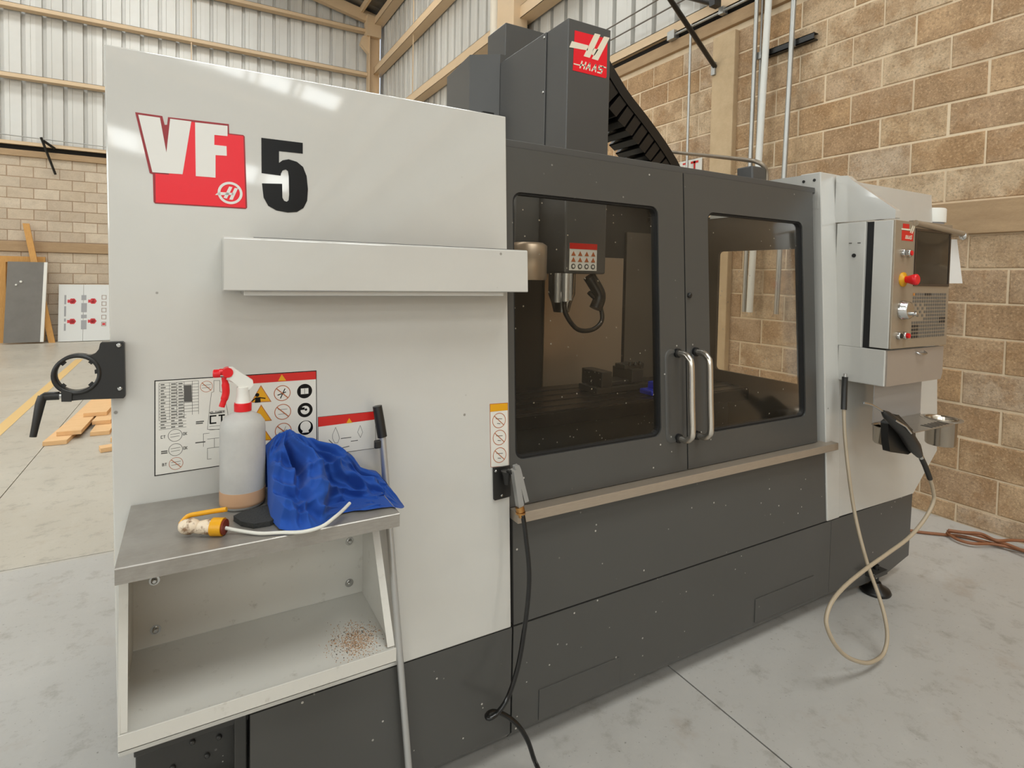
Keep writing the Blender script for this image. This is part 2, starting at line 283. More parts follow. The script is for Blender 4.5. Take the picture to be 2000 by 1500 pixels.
# ------------------------------------------------------------------ mesh builder
class MB:
    def __init__(s): s.v = []; s.f = []; s.mi = []; s.sm = []
    def add(s, vs, fs, mi=0, sm=False, T=None):
        b = len(s.v); s.v += [T(*p) if T else tuple(p) for p in vs]
        for f in fs: s.f.append(tuple(b+i for i in f)); s.mi.append(mi); s.sm.append(sm)
        return s
    def box(s, x0, x1, y0, y1, z0, z1, mi=0, T=None):
        return s.add([(x, y, z) for z in (z0, z1) for y in (y0, y1) for x in (x0, x1)],
              [(0, 2, 3, 1), (4, 5, 7, 6), (0, 1, 5, 4), (2, 6, 7, 3), (0, 4, 6, 2), (1, 3, 7, 5)], mi, False, T)
    def prism(s, poly, fn, a, b, mi=0, sm=False, T=None):
        """poly in 2d, fn(u, v, t) -> xyz, extruded t from a to b"""
        n = len(poly)
        vs = [fn(u, v, a) for u, v in poly] + [fn(u, v, b) for u, v in poly]
        s.add(vs, [tuple(range(n)), tuple(range(2*n-1, n-1, -1))], mi, False, T)
        return s.add(vs, [(i, i+n, (i+1) % n+n, (i+1) % n) for i in range(n)], mi, sm, T)
    def tube(s, pts, r, n=10, mi=0, caps=True, flat=1.0):
        pts = [Vector(p) for p in pts]; k = len(pts); rs = r if isinstance(r, (list, tuple)) else [r]*k
        up = None; rings = []
        for i, p in enumerate(pts):
            d = (pts[min(i+1, k-1)] - pts[max(i-1, 0)]).normalized()
            if up is None:
                up = Vector((0, 0, 1)) if abs(d.z) < .9 else Vector((1, 0, 0))
            a = (up - d*up.dot(d)); a.normalize(); up = a; b = d.cross(a)
            rings.append([p + (a*math.cos(t)+b*flat*math.sin(t))*rs[i] for t in [2*math.pi*j/n for j in range(n)]])
        vs = [tuple(q) for g in rings for q in g]
        s.add(vs, [(i*n+j, i*n+(j+1) % n, (i+1)*n+(j+1) % n, (i+1)*n+j) for i in range(k-1) for j in range(n)], mi, True)
        if caps: s.add(vs[:n], [tuple(range(n-1, -1, -1))], mi); s.add(vs[-n:], [tuple(range(n))], mi)
        return s
    def cyl(s, a, b, r, n=20, mi=0, r2=None):
        return s.tube([a, b], [r, r if r2 is None else r2], n, mi)
    def lathe(s, c, prof, n=28, mi=0, axis='z'):
        """prof (r, h) list"""
        k = len(prof); vs = []
        for r, h in prof:
            for j in range(n):
                t = 2*math.pi*j/n; x, y = r*math.cos(t), r*math.sin(t)
                vs.append((c[0]+x, c[1]+y, c[2]+h) if axis == 'z' else ((c[0]+x, c[1]-h, c[2]+y) if axis == 'y' else (c[0]-h, c[1]+x, c[2]+y)))
        s.add(vs, [(i*n+j, i*n+(j+1) % n, (i+1)*n+(j+1) % n, (i+1)*n+j) for i in range(k-1) for j in range(n)], mi, True)
        s.add(vs[:n], [tuple(range(n-1, -1, -1))], mi); s.add(vs[-n:], [tuple(range(n))], mi)
        return s
    def frame(s, x0, x1, z0, z1, h, r, w0, w1, T, mi=0, nseg=5):
        """rectangular plate with a rounded window h=(x0,x1,z0,z1)"""
        a, b, c, d = h; inner = []
        for cx, cz, t0 in ((b-r, d-r, 0), (a+r, d-r, 90), (a+r, c+r, 180), (b-r, c+r, 270)):
            inner.append([(cx+r*math.cos(math.radians(t0+90*i/nseg)), cz+r*math.sin(math.radians(t0+90*i/nseg))) for i in range(nseg+1)])
        outer = [(x1, z1), (x0, z1), (x0, z0), (x1, z0)]
        for w, flip in ((w1, False), (w0, True)):
            for q in range(4):
                vs = [(outer[q][0], w, outer[q][1])] + [(p[0], w, p[1]) for p in inner[q]]
                fs = [(0, i+1, i+2) for i in range(nseg)]
                nx = inner[(q+1) % 4][0]; vs += [(outer[(q+1) % 4][0], w, outer[(q+1) % 4][1]), (nx[0], w, nx[1])]
                fs.append((0, nseg+1, len(vs)-1, len(vs)-2))
                s.add(vs, [tuple(reversed(f)) if flip else f for f in fs], mi, False, T)
        loop = [p for g in inner for p in g]; n = len(loop)
        s.add([(p[0], w, p[1]) for w in (w0, w1) for p in loop], [(i, (i+1) % n, (i+1) % n+n, i+n) for i in range(n)], mi, False, T)
        s.add([(p[0], w, p[1]) for w in (w0, w1) for p in outer], [(i+4, (i+1) % 4+4, (i+1) % 4, i) for i in range(4)], mi, False, T)
        return s
    def build(s, name, mats=(), parent=None, loc=None, bevel=0, seg=2):
        if not isinstance(mats, (list, tuple)): mats = [mats]
        if parent is not None: o0 = origin(parent)
        elif loc is not None: o0 = Vector(loc)
        else:
            n = len(s.v); o0 = Vector((sum(v[0] for v in s.v)/n, sum(v[1] for v in s.v)/n, min(v[2] for v in s.v)))
        me = bpy.data.meshes.new(name)
        me.from_pydata([tuple(Vector(v)-o0) for v in s.v], [], s.f)
        for q in mats: me.materials.append(q)
        me.polygons.foreach_set('material_index', s.mi); me.polygons.foreach_set('use_smooth', s.sm); me.update()
        o = bpy.data.objects.new(name, me); C.objects.link(o)
        if parent is not None: o.parent = parent
        else: o.location = o0
        if bevel:
            b = o.modifiers.new('bevel', 'BEVEL'); b.width = bevel; b.segments = seg; b.limit_method = 'ANGLE'; b.angle_limit = math.radians(50)
        return o
def origin(o):
    v = Vector((0, 0, 0))
    while o is not None: v = v + o.location; o = o.parent
    return v
def tag(o, label=None, cat=None, group=None, kind=None):
    if label: o['label'] = label
    if cat: o['category'] = cat
    if group: o['group'] = group
    if kind: o['kind'] = kind
    return o
def thing(name, loc, label, cat, group=None):
    o = bpy.data.objects.new(name, None); o.empty_display_size = .1; C.objects.link(o); o.location = loc
    return tag(o, label, cat, group)
def smooth(pts, k=6):
    """Catmull-Rom through the points"""
    P = [Vector(p) for p in pts]; out = []
    for i in range(len(P)-1):
        a, b, c, d = P[max(i-1, 0)], P[i], P[i+1], P[min(i+2, len(P)-1)]
        for j in range(k):
            t = j/k
            out.append(.5*((2*b)+(c-a)*t+(2*a-5*b+4*c-d)*t*t+(3*b-a-3*c+d)*t**3))
    return out + [P[-1]]
rnd = random.Random(7)
K = .061
def F(x, w, z):
    """machine front: x along it, w out of it, z up; the sheet metal leans back above z=.42"""
    return (x, 1.41 + K*max(0, z-.42) - w, z)
def IX(x, y, z): return (x, y, z)

# ------------------------------------------------------------------ floor
FX = [-16, -11.5, -8.9, -6.3, -3.65, -1.05, 1.557, 4.2]
FY = [-24, -18, -12, -7, -1.9, 3.48, 8.6, 14.3]
fl = MB().box(-16, 4.2, -24, 14.3, -.12, -.012).build('floor', JOINT, loc=(0, 0, 0)); tag(fl, kind='structure')
for i in range(7):
    for j in range(7):
        MB().box(FX[i]+.003, FX[i+1]-.003, FY[j]+.003, FY[j+1]-.003, -.04, 0).build('slab', FLOOR, fl)
MB().add([(-1.46, 2.0, .002), (-1.36, 2.0, .002), (-1.52, 11.2, .002), (-1.62, 11.2, .002)], [(0, 1, 2, 3)]).build('painted_line', LINE, fl)

# ------------------------------------------------------------------ block walls
PITCH = .2055; BZ0 = .115
def block_mesh(name, L_, axis, dz, mt, k):
    """one shared mesh for a block face: origin at its centre, front towards -axis"""
    r2 = random.Random(k); h = dz/2
    j = lambda s_=.0020: r2.uniform(-s_, s_)
    d0 = -.006 + j(.002); b = .005
    fr = []
    for (su, sv) in ((-1, -1), (1, -1), (1, 1), (-1, 1)):
        fr.append((su*(L_/2-b)+j(), sv*(h-b)+j(), d0))
    bk = [(su*L_/2, sv*h, .006) for (su, sv) in ((-1, -1), (1, -1), (1, 1), (-1, 1))]
    md = [(su*L_/2+j(), sv*h+j(), d0+.005) for (su, sv) in ((-1, -1), (1, -1), (1, 1), (-1, 1))]
    vs = bk + md + fr
    conv = (lambda u, v, t: (t, u, v)) if axis == 'x' else (lambda u, v, t: (u, t, v))
    fs = [(8, 9, 10, 11)] + [(a, (a+1) % 4, (a+1) % 4+4, a+4) for a in range(4)] + [(a+4, (a+1) % 4+4, (a+1) % 4+8, a+8) for a in range(4)]
    me = bpy.data.meshes.new(name); me.from_pydata([conv(*v) for v in vs], [], fs); me.materials.append(mt); me.update()
    return me
def block_wall(wall, axis, plane, u0, u1, mt, mtm, vis, off_lo, off_hi, rows=17, jt=.012):
    """vis=(ua,ub): blocks in view are parts, the others are joined"""
    shared = {}; rest = MB()
    for k in range(-1, rows):
        if k == 8: continue
        z0 = BZ0 + k*PITCH if k >= 0 else 0.0; z1 = BZ0 + (k+1)*PITCH if k >= 0 else BZ0
        off = (off_lo if k < 8 else off_hi)[k % 2]
        n0 = math.floor((u0-off)/.4)
        for q in range(n0, n0 + int((u1-u0)/.4)+2):
            a, b = off + q*.4, off + (q+1)*.4
            a = max(a, u0); b = min(b, u1)
            if b-a < .05: continue
            full = abs(b-a-.4) < 1e-6; hgt = z1-z0-jt
            cz, cu = (z0+z1)/2, (a+b)/2
            if vis[0]-.2 < cu < vis[1]+.2:
                key = (round(b-a, 3), round(hgt, 3), rnd.randrange(4))
                if key not in shared: shared[key] = block_mesh('block', b-a-jt, axis, hgt, mt, hash(key) % 1000)
                o = bpy.data.objects.new('block', shared[key]); C.objects.link(o); o.parent = wall
                o.location = ((plane+rnd.uniform(-.002, .002), cu, cz) if axis == 'x' else (cu, plane+rnd.uniform(-.002, .002), cz))
            else:
                if axis == 'x': rest.box(plane-.010, plane+.004, a+jt/2, b-jt/2, z0+jt/2, z1-jt/2)
                else: rest.box(a+jt/2, b-jt/2, plane-.010, plane+.004, z0+jt/2, z1-jt/2)
    if rest.v: tag(rest.build('block_courses', mt, wall), kind='stuff')
wr = MB().box(4.08, 4.25, -24, 14.3, -.1, 3.66).build('wall_right', MORT, loc=(0, 0, 0)); tag(wr, kind='structure')
block_wall(wr, 'x', 4.08, -24, 14.2, BLK, MORT, (1.0, 5.3), (1.40, 1.60), (1.94, 1.737))
MB().box(4.045, 4.1, -24, 14.2, BZ0+8*PITCH+.004, BZ0+9*PITCH-.008).build('bond_beam', BEAM, wr, bevel=.004)
MB().box(4.04, 4.25, -24, 14.2, 3.655, 3.765).build('top_beam', BEAM, wr, bevel=.005)
MB().box(4.075, 4.12, -24, 14.2, 3.765, 3.85).build('gap_shade_strip', mat('gap_shade_dark', (28, 24, 20), .95), wr)  # dark strip stands in for the shade in the gap under the ledge
MB().box(4.02, 4.1, 3.31, 3.545, 0, 3.6).build('pilaster', CONC, wr, bevel=.006)
fx0, fx1 = -16, 4.08
wf = MB().box(-16, 4.08, 14.2, 14.4, -.1, 3.62).build('wall_far', MORTF, loc=(0, 0, 0)); tag(wf, kind='structure')
block_wall(wf, 'y', 14.2, -16, 4.08, BLKF, MORTF, (-3.35, -1.4), (-2.68, -2.88), (-2.88, -2.68))
MB().box(-16, 4.08, 14.16, 14.25, BZ0+8*PITCH+.004, BZ0+9*PITCH-.01).build('bond_beam', BEAM, wf, bevel=.004)
MB().box(-16, 4.08, 14.15, 14.4, 3.59, 3.71).build('top_beam', BEAM, wf, bevel=.005)
MB().box(-16, 4.08, 14.18, 14.24, 3.71, 3.80).build('gap_shade_strip', MATS['gap_shade_dark'], wf)  # same dark stand-in for the shaded gap below the far ledge
# cladding sheets with trapezoid ribs
def clad(parent, axis, plane, a, b, z0, z1, rib=.32, flip=1):
    m_ = MB(); u = a; pr = []
    while u < b-.01:
        e = min(u+rib, b)
        pr += [(u, 0), (u+(e-u)*.30, 0), (u+(e-u)*.33, .05*flip), (u+(e-u)*.50, .05*flip), (u+(e-u)*.53, 0)]
        for q in (.76,): pr += [(u+(e-u)*(q-.012), 0), (u+(e-u)*q, -.005*flip), (u+(e-u)*(q+.012), 0)]
        u = e
    pr.append((b, 0)); n = len(pr)
    T_ = (lambda u_, d, z: (plane+d, u_, z)) if axis == 'x' else (lambda u_, d, z: (u_, plane+d, z))
    m_.add([T_(p[0], p[1], z) for z in (z0, z1(p[0]) if callable(z1) else z1) for p in pr] if not callable(z1) else
           [T_(p[0], p[1], z0) for p in pr] + [T_(p[0], p[1], z1(p[0])) for p in pr], [(i, i+1, i+1+n, i+n) for i in range(n-1)])
    return m_.build('cladding_sheet', CLAD, parent)
def zroof(x): return 7.88 + .2*(4.08-x) if x > -6 else 7.88 + .2*10.08 - .2*(-6-x)
u = 14.2
while u > -24:
    wdt = .96 if u > 2 else 3.84
    clad(wr, 'x', 4.13, max(-24, u-wdt), u, 3.78, 7.95); u -= wdt
u = 4.08
while u > -16:
    wdt = .96 if u > -3.5 else 2.88
    clad(wf, 'y', 14.26, max(-16, u-wdt), u, 3.70, zroof); u -= wdt
def girt_x(name, y0, y1, x0, x1, z, h, parent):   # along y on the right wall: C channel, web up front lip
    g_ = MB(); g_.box(x0, x1, y0, y1, z-.006, z); g_.box(x0, x0+.006, y0, y1, z-h, z); g_.box(x0, x1, y0, y1, z-h, z-h+.006)
    return g_.build(name, CREAMS, parent)
for z, x0 in ((5.16, 3.90), (6.55, 3.90), (7.72, 3.88)):
    girt_x('girt', -24, 14.1, x0, 4.10, z, .17, wr)
girt_x('eave_ledge', -24, 14.1, 4.03, 4.10, 3.925, .10, wr)
for z, x1 in ((5.12, 3.8), (6.42, 3.8), (7.47, 3.7)):
    g_ = MB(); g_.box(-16, x1, 14.02, 14.2, z-.006, z); g_.box(-16, x1, 14.02, 14.026, z-.075, z); g_.box(-16, x1, 14.02, 14.2, z-.08, z-.074)
    g_.build('girt', CREAMS, wf)
MB().box(-16, 4.0, 14.10, 14.2, 3.80, 3.865).build('eave_ledge', CREAMS, wf)
for (a, b) in ((.2, 2.5), (9.3, 11.2)):
    MB().box(3.93, 3.945, b, b+.02, 3.9, 7.7).build('sag_rod', CREAMS, wr)
MB().box(-.02, 0.0, 14.04, 14.06, 3.86, 8.3).build('sag_rod', CREAMS, wf)
wl = MB().box(-16.2, -16, -24, 14.3, -.1, 3.66).build('wall_left', BLKF, loc=(0, 0, 0)); tag(wl, kind='structure')
u = 14.2
while u > -24: clad(wl, 'x', -16.0, max(-24, u-3.84), u, 3.6, 7.95, flip=-1); u -= 3.84
for yc in (-20, -15, -10, -5, 0, 5, 10):     # glowing sheets added out of view to give side light from the left
    MB().add([(-15.90, yc-1.2, 4.5), (-15.90, yc+1.2, 4.5), (-15.90, yc+1.2, 6.9), (-15.90, yc-1.2, 6.9)], [(0, 1, 2, 3)]).build('added_glow_sheet', SKYM, wl)
wb = MB().box(-16, -9, -24.2, -24, -.1, 3.66).box(-3, 4.1, -24.2, -24, -.1, 3.66).build('wall_back', BLKF, loc=(0, 0, 0)); tag(wb, kind='structure')
u = 4.08
while u > -16:
    clad(wb, 'y', -24.0, max(-16, u-2.88), u, 3.6, zroof, flip=-1); u -= 2.88
# steel columns, downspout, rafters
t = thing('steel_column', (3.90, 14.0, 0), 'cream steel corner column between the two corrugated walls', 'column')
MB().box(3.76, 3.775, 13.86, 14.12, 0, 7.7).box(4.0, 4.015, 13.86, 14.12, 0, 7.7).box(3.76, 4.015, 13.98, 14.0, 0, 7.7).build('shaft', CREAMS, t)
MB().prism([(3.55, 7.05), (3.76, 6.85), (3.76, 7.25), (3.62, 7.25)], lambda u_, v, t_: (u_, t_, v), 13.92, 14.05).build('gusset', CREAMS, t)
MB().box(3.70, 4.04, 13.84, 14.14, 7.25, 7.75).build('head_plate', CREAMS, t)
t = thing('steel_column', (3.9, 7.1, 0), 'broad cream steel column against the right wall behind the machine head', 'column')
MB().box(3.80, 4.02, 6.78, 7.26, 0, 7.7).build('shaft', CREAMS, t, bevel=.004)
MB().cyl((3.88, 7.42, 0), (3.88, 7.42, 7.8), .10, 20).build('downspout', paint('downspout_cream', (232, 222, 204), .45), None)
bpy.data.objects['downspout'].location.z = 0
tag(bpy.data.objects['downspout'], 'pale round downpipe standing just left of the broad cream column', 'pipe')
for y in (13.98, 4.6, -5, -14):
    r_ = MB()
    for s_ in (1, -1):
        xa, xb = (4.0, -6.0) if s_ == 1 else (-16, -6.0)
        T_ = lambda u_, v, t_: (u_, t_, v)
        r_.prism([(xa, zroof(xa)-.06), (xb, zroof(-6)-.06), (xb, zroof(-6)-.32), (xa, zroof(xa)-.32)], T_, y, y+.14)
    tag(r_.build('rafter', CREAMS, None), kind='structure'); 
ra = [o for o in C.objects if o.name.startswith('rafter')]
ceil = MB()
for s_ in (0, 1):
    xa, xb = (4.3, -6) if s_ == 0 else (-6, -16.3)
    a, b = min(xa, xb), max(xa, xb)
    ceil.add([(a, -24.3, zroof(a)+.02), (b, -24.3, zroof(b)+.02), (b, 14.5, zroof(b)+.02), (a, 14.5, zroof(a)+.02),
              (a, -24.3, zroof(a)+.06), (b, -24.3, zroof(b)+.06), (b, 14.5, zroof(b)+.06), (a, 14.5, zroof(a)+.06)],
             [(0, 1, 2, 3), (7, 6, 5, 4), (0, 4, 5, 1), (1, 5, 6, 2), (2, 6, 7, 3), (3, 7, 4, 0)])
ce = ceil.build('ceiling', ROOF, loc=(0, 0, 0)); tag(ce, kind='structure')
for i in range(10):
    for x_ in ((3.6-i*1.05),):
        MB().add([(x_+dx, y, zroof(x_)+dz) for y in (-24, 14.15) for dx in (-.03, .03) for dz in (-.16, .0)],
                 [(0, 2, 3, 1), (4, 5, 7, 6), (0, 4, 6, 2), (1, 3, 7, 5), (0, 1, 5, 4), (2, 6, 7, 3)]).build('purlin', CREAMS, ce)
for i in range(40):     # roof ribs near the corner in view
    y = 14.1-i*.33
    MB().add([(x, y+dy, zroof(x)+.018-dz) for x in (3.98, 1.0) for dy, dz in ((0, 0), (.02, .03), (.09, .03), (.11, 0))],
             [(0, 1, 5, 4), (1, 2, 6, 5), (2, 3, 7, 6)]).build('roof_rib', ROOF, ce)
SKY = [(-21.8, 2.4), (-12.75, .95), (-7.0, .9), (-1.9, 2.6), (5.0, 1.2), (10.2, 1.2)]
for yc, wd in SKY:
    for (xa, xb) in ((-14.6, -12.2), (-12.1, -9.7), (-9.6, -7.2), (-4.6, -2.9), (-2.8, -.6), (-.5, 1.2), (1.3, 2.3), (2.45, 3.7)):
        if wd == 2.6 and xa < -.6: continue
        MB().add([(xa, yc-wd/2, zroof(xa)-.005), (xb, yc-wd/2, zroof(xb)-.005), (xb, yc+wd/2, zroof(xb)-.005), (xa, yc+wd/2, zroof(xa)-.005)],
                 [(3, 2, 1, 0)]).build('skylight', SKYM, ce)
# ------------------------------------------------------------------ wall services
for i, (L_, r, lab) in enumerate((
    (D['cond'][0], .017, 'thin galvanised conduit, leftmost of the three close together on the block wall'),
    (D['cond'][1], .009, 'hair-thin metal conduit between a thin and a thick pipe on the block wall'),
    (D['cond'][2], .026, 'thick white pipe clipped to the block wall right of two thin conduits'),
    (D['cond'][3], .019, 'lone galvanised conduit crossing the right end of the black channel'),
    (D['cond'][4], .012, 'thin galvanised conduit dropping left of the concrete pilaster'))):
    a, b = Vector(L_[0]), Vector(L_[1])
    if i == 1: a, b = [Vector((q.x*1.0113, q.y*1.0113, 1.45+(q.z-1.45)*1.0113)) for q in (a, b)]
    d = (a-b).normalized()
    top = a + d*((4.95 if i != 4 else 3.80)-a.z)/d.z; bot = b + d*((1.2-b.z)/d.z)
    m_ = MB(); m_.tube([bot, top], r, 14)
    o = m_.build('conduit' if i != 2 else 'pipe', GALV if i != 2 else mat('white_pipe', (222, 222, 216), .4), loc=(bot.x, bot.y, bot.z))
    tag(o, lab, 'pipe')
t = thing('strut_channel', (4.03, 2.86, 3.29), 'black slotted channel bracket fixed flat across the block wall', 'bracket')
c_ = MB(); c_.box(4.02, 4.026, 2.60, 3.06, 3.265, 3.315); c_.box(4.02, 4.07, 2.60, 3.06, 3.309, 3.315); c_.box(4.02, 4.07, 2.60, 3.06, 3.265, 3.271)
c_.build('channel', BLACKM, t)
for y in (3.05, 2.99, 2.76): MB().box(4.005, 4.03, y-.012, y+.03, 3.262, 3.318).build('clamp', GALV, t)
t = thing('pipe_support', (4.05, 3.52, 3.34), 'long black diagonal strut reaching up off the wall beside the pilaster', 'bracket')
a, b = Vector((4.04, 3.52, 3.335)), Vector((3.2, 3.245, 3.603)); b = a + (b-a)*2.2
MB().tube([a, b], .021, 8).build('strut', BLACKM, t)
MB().box(4.0, 4.075, 3.50, 3.54, 3.27, 3.38).build('foot_clip', GALV, t)
t = MB().box(3.86, 3.94, 3.40, 3.46, 3.80, 3.86).tube([(3.9, 3.43, 3.83), (3.9, 4.4, 4.42)], .03, 8).build('hanger_arm', BLACKM); tag(t, 'short dark arm at the top edge right of the diagonal strut', 'bracket')
for L_, z in ((D['rods'][0], 4.18), (D['rods'][1], 4.04)):
    o = MB().tube([(3.95, 3.3, z), (3.95, 7.2, z)], .008, 6).build('cable')
    o.data.materials.append(mat('dark_cable', (112, 104, 96), .5)); tag(o, 'upper thin dark cable strung along the metal wall' if z > 4.1 else 'lower thin dark cable strung along the metal wall', 'cable')
o = MB().tube([(4.02, 1.8, 3.80), (4.02, 4.02, 3.80)], .012, 8).box(3.99, 4.06, 3.99, 4.08, 3.76, 3.84).box(3.99, 4.05, 3.42, 3.47, 3.77, 3.83).build('conduit', GALV); tag(o, 'horizontal galvanised conduit under the cream ledge with two boxes', 'pipe')
t = thing('notice', (4.06, 3.79, 2.46), 'small white notice with red lettering just showing above the machine', 'sign')
MB().box(4.055, 4.062, 3.66, 3.93, 2.36, 2.58).build('board', STICK, t)
d_ = MB()
for (a, b, z0, z1) in ((3.70, 3.79, 2.54, 2.56), (3.735, 3.755, 2.44, 2.56), (3.82, 3.89, 2.545, 2.56), (3.82, 3.835, 2.50, 2.56), (3.82, 3.89, 2.50, 2.515), (3.87, 3.89, 2.46, 2.51), (3.68, 3.92, 2.40, 2.42)):
    d_.box(4.0525, 4.0535, a, b, z0, z1)
d_.build('lettering', HREDM, t)
for (a, b, c2, d2, lab) in ((D['brk'][0], D['brk'][1], D['brk'][2], D['brk'][3], 'slim black stay bracket leaning off the far wall ledge'),):
    t = thing('stay_bracket', b, lab, 'bracket')
    MB().tube([(a[0], 13.9, a[2]), (b[0], 14.15, b[2])], .022, 6).build('stay', BLACKM, t)
    MB().tube([(c2[0], 13.93, c2[2]), (d2[0], 14.1, d2[2])], .028, 6).build('stub', BLACKM, t)
o = MB().tube([(-4, 14.05, 3.97), (-.5, 14.05, 3.90)], .010, 6).build('conduit', GALV); tag(o, 'thin conduit running just above the far wall ledge', 'pipe')

# ------------------------------------------------------------------ far wall leaning goods
t = thing('grey_panel', (-2.75, 13.75, 0), 'grey metal sheet with a white edge leaning against the far wall', 'panel')
lean = lambda x, y, z: (x - .03*(1.56-z), 13.98-.16*(1.56-z)/1.56+y, z)
MB().box(-3.03, -2.49, -.02, .02, .03, 1.56, T=lean).build('sheet', GPAN, t)
MB().box(-2.49, -2.44, -.03, .03, .03, 1.56, T=lean).build('edge_strip', WHP, t)
for (x, z, s_) in ((-2.83, 1.18, .022), (-2.90, 1.12, .018)): MB().lathe((x, 13.90, z), [(s_, 0), (s_*.6, .008)], 12, axis='y').build('mark', WHP, t)
t = thing('timber_crate', (-3.3, 14.0, 0), 'orange timber crate frame standing behind the grey metal sheet', 'crate')
MB().box(-3.9, -2.50, 14.10, 14.14, 1.55, 1.665).build('rail', WOODO, t)
for x in (-3.14,): MB().box(x-.12, x+.05, 14.10, 14.14, 0, 1.55).build('post', WOODO, t)
MB().box(-3.9, -2.52, 14.142, 14.156, 0.02, 1.55).build('backing_board', WOODO, t)
o = MB().add([(x+dx, y+dy, z) for (x, y, z) in ((-2.78, 14.08, 2.30), (-2.37, 13.88, 0.0)) for dx, dy in ((-.05, -.015), (.05, -.015), (.05, .015), (-.05, .015))],
        [(0, 1, 2, 3), (7, 6, 5, 4), (0, 4, 5, 1), (1, 5, 6, 2), (2, 6, 7, 3), (3, 7, 4, 0)]).build('batten', WOODO); tag(o, 'long orange timber batten leaning on the far wall behind the grey sheet', 'timber')
t = thing('printed_board', (-1.8, 13.9, 0), 'white printed board with red rosettes leaning against the far wall', 'board')
lean2 = lambda x, y, z: (x, 14.1-.16*(1.13-z)/1.13+y, z)
MB().box(-2.29, -1.90, -.01, .01, .01, 1.13, T=lean2).build('sheet', WPAN, t); MB().box(-1.895, -1.1, -.01, .01, .01, 1.13, T=lean2).build('sheet', WPAN, t)
p_ = MB()
for x in (-2.07, -1.74):
    for z in (.80, .40):
        for q in range(6):
            an = q*math.pi/3
            p_.prism([(x+.030*math.cos(an)+.030*math.cos(b_), z+.030*math.sin(an)+.030*math.sin(b_)) for b_ in [i*math.pi/4 for i in range(8)]], lambda u_, v, t_: lean2(u_, -.011-t_, v), 0, .001)
        p_.prism([(x-.08, z-.03), (x-.05, z-.03), (x-.05, z+.03), (x-.08, z+.03)], lambda u_, v, t_: lean2(u_, -.011-t_, v), 0, .001)
for z in (.88, .75, .62, .48, .34): 
    for a_, b_ in (((-1.60, z-.045), (-1.52, z-.035)), ((-1.60, z+.03), (-1.52, z+.04)), ((-1.60, z-.04), (-1.59, z+.04)), ((-1.53, z-.04), (-1.52, z+.04))):
        p_.prism([(a_[0], a_[1]), (b_[0], a_[1]), (b_[0], b_[1]), (a_[0], b_[1])], lambda u_, v, t_: lean2(u_, -.011-t_, v), 0, .001, 1)
p_.prism([(-1.585, .315), (-1.535, .315), (-1.535, .36), (-1.585, .36)], lambda u_, v, t_: lean2(u_, -.011-t_, v), 0, .001)
for (x0, x1, z0, z1) in ((-2.20, -2.17, .74, .92), (-2.20, -2.17, .50, .70), (-2.20, -2.17, .40, .46), (-2.20, -2.17, .22, .36), (-1.93, -1.85, .82, .92), (-1.93, -1.84, .58, .76), (-1.93, -1.84, .46, .53), (-1.93, -1.84, .24, .42)):
    p_.prism([(x0, z0), (x1, z0), (x1, z1), (x0, z1)], lambda u_, v, t_: lean2(u_, -.011-t_, v), 0, .001, 2)
tag(p_.build('print', [mat('rosette_red', (214, 60, 66), .5), mat('pictogram_brown', (168, 148, 134), .5), mat('print_grey', (164, 164, 166), .5)], t), kind='stuff')
# lumber on the floor
pl = [((-.98, 5.80), (-.83, 7.75), 0, .16, 'lowest pine plank at the left edge of the floor pile'),
      ((-.91, 5.95), (-.81, 7.95), 1, .17, 'broad pine plank on top at the left of the pile'),
      ((-.70, 5.98), (-.66, 7.6), 0, .14, 'pine plank lying on the floor under the middle of the pile'),
      ((-.72, 6.25), (-.63, 8.0), 1, .14, 'pine plank in the second layer at the middle of the pile'),
      ((-.79, 6.45), (-.70, 8.1), 2, .18, 'pine plank in the third layer with its end set back'),
      ((-.52, 5.7), (-.50, 7.6), 0, .15, 'pine plank on the floor at the right of the pile'),
      ((-.54, 6.1), (-.45, 7.9), 1, .14, 'pine plank of the second layer at the right of the pile'),
      ((-.62, 6.8), (-.58, 8.3), 3, .16, 'topmost pine plank at the back of the pile'),
      ((-.64, 5.45), (-.42, 5.50), 0, .10, 'short pine offcut lying alone in front of the pile')]
for (a, b, lv, wd, lab) in pl:
    a_, b_ = Vector(a), Vector(b); d = (b_-a_).normalized(); n_ = Vector((-d.y, d.x))*wd/2; z0 = .002+lv*.036
    o = MB().prism([tuple(a_+n_), tuple(a_-n_), tuple(b_-n_), tuple(b_+n_)], lambda u_, v, t_: (u_, v, t_), z0, z0+.034).build('plank', WOODY, bevel=.002); tag(o, lab, 'plank', 'pine planks piled on the floor')
# ------------------------------------------------------------------ floor cord bundle
m_ = MB()
o = thing('power_cord', (3.8, 1.45, 0), 'bundled orange brown power cord lying on the floor by the block wall', 'cord')
for i, L_ in enumerate(D['cable']):
    MB().tube(smooth([(x, y, .010+.012*i) for x, y, z in L_], 6), .0085, 8).build('strand', CORD, o)
# ================================================================== the machine
M = thing('milling_machine', (1.4, 1.9, 0), 'large white and charcoal enclosed milling machine filling the picture', 'machine')
P = lambda b, name, mt, par=None, bev=0, lab=None: tag(b.build(name, mt, par or M, bevel=bev), lab)
# --- white front panel at the left
P(MB().box(-.152, .822, -.035, 0, .412, 1.933, T=lambda x, w, z: F(x if x > 0 else x - (.012 if z > 1 else -.014), w, z)), 'front_panel', WHITE, bev=.003, lab='tall white front panel carrying the decals')
P(MB().box(-.10, .80, 1.52, 2.75, .10, 1.80), 'side_cabinet', DARKC, bev=.004)
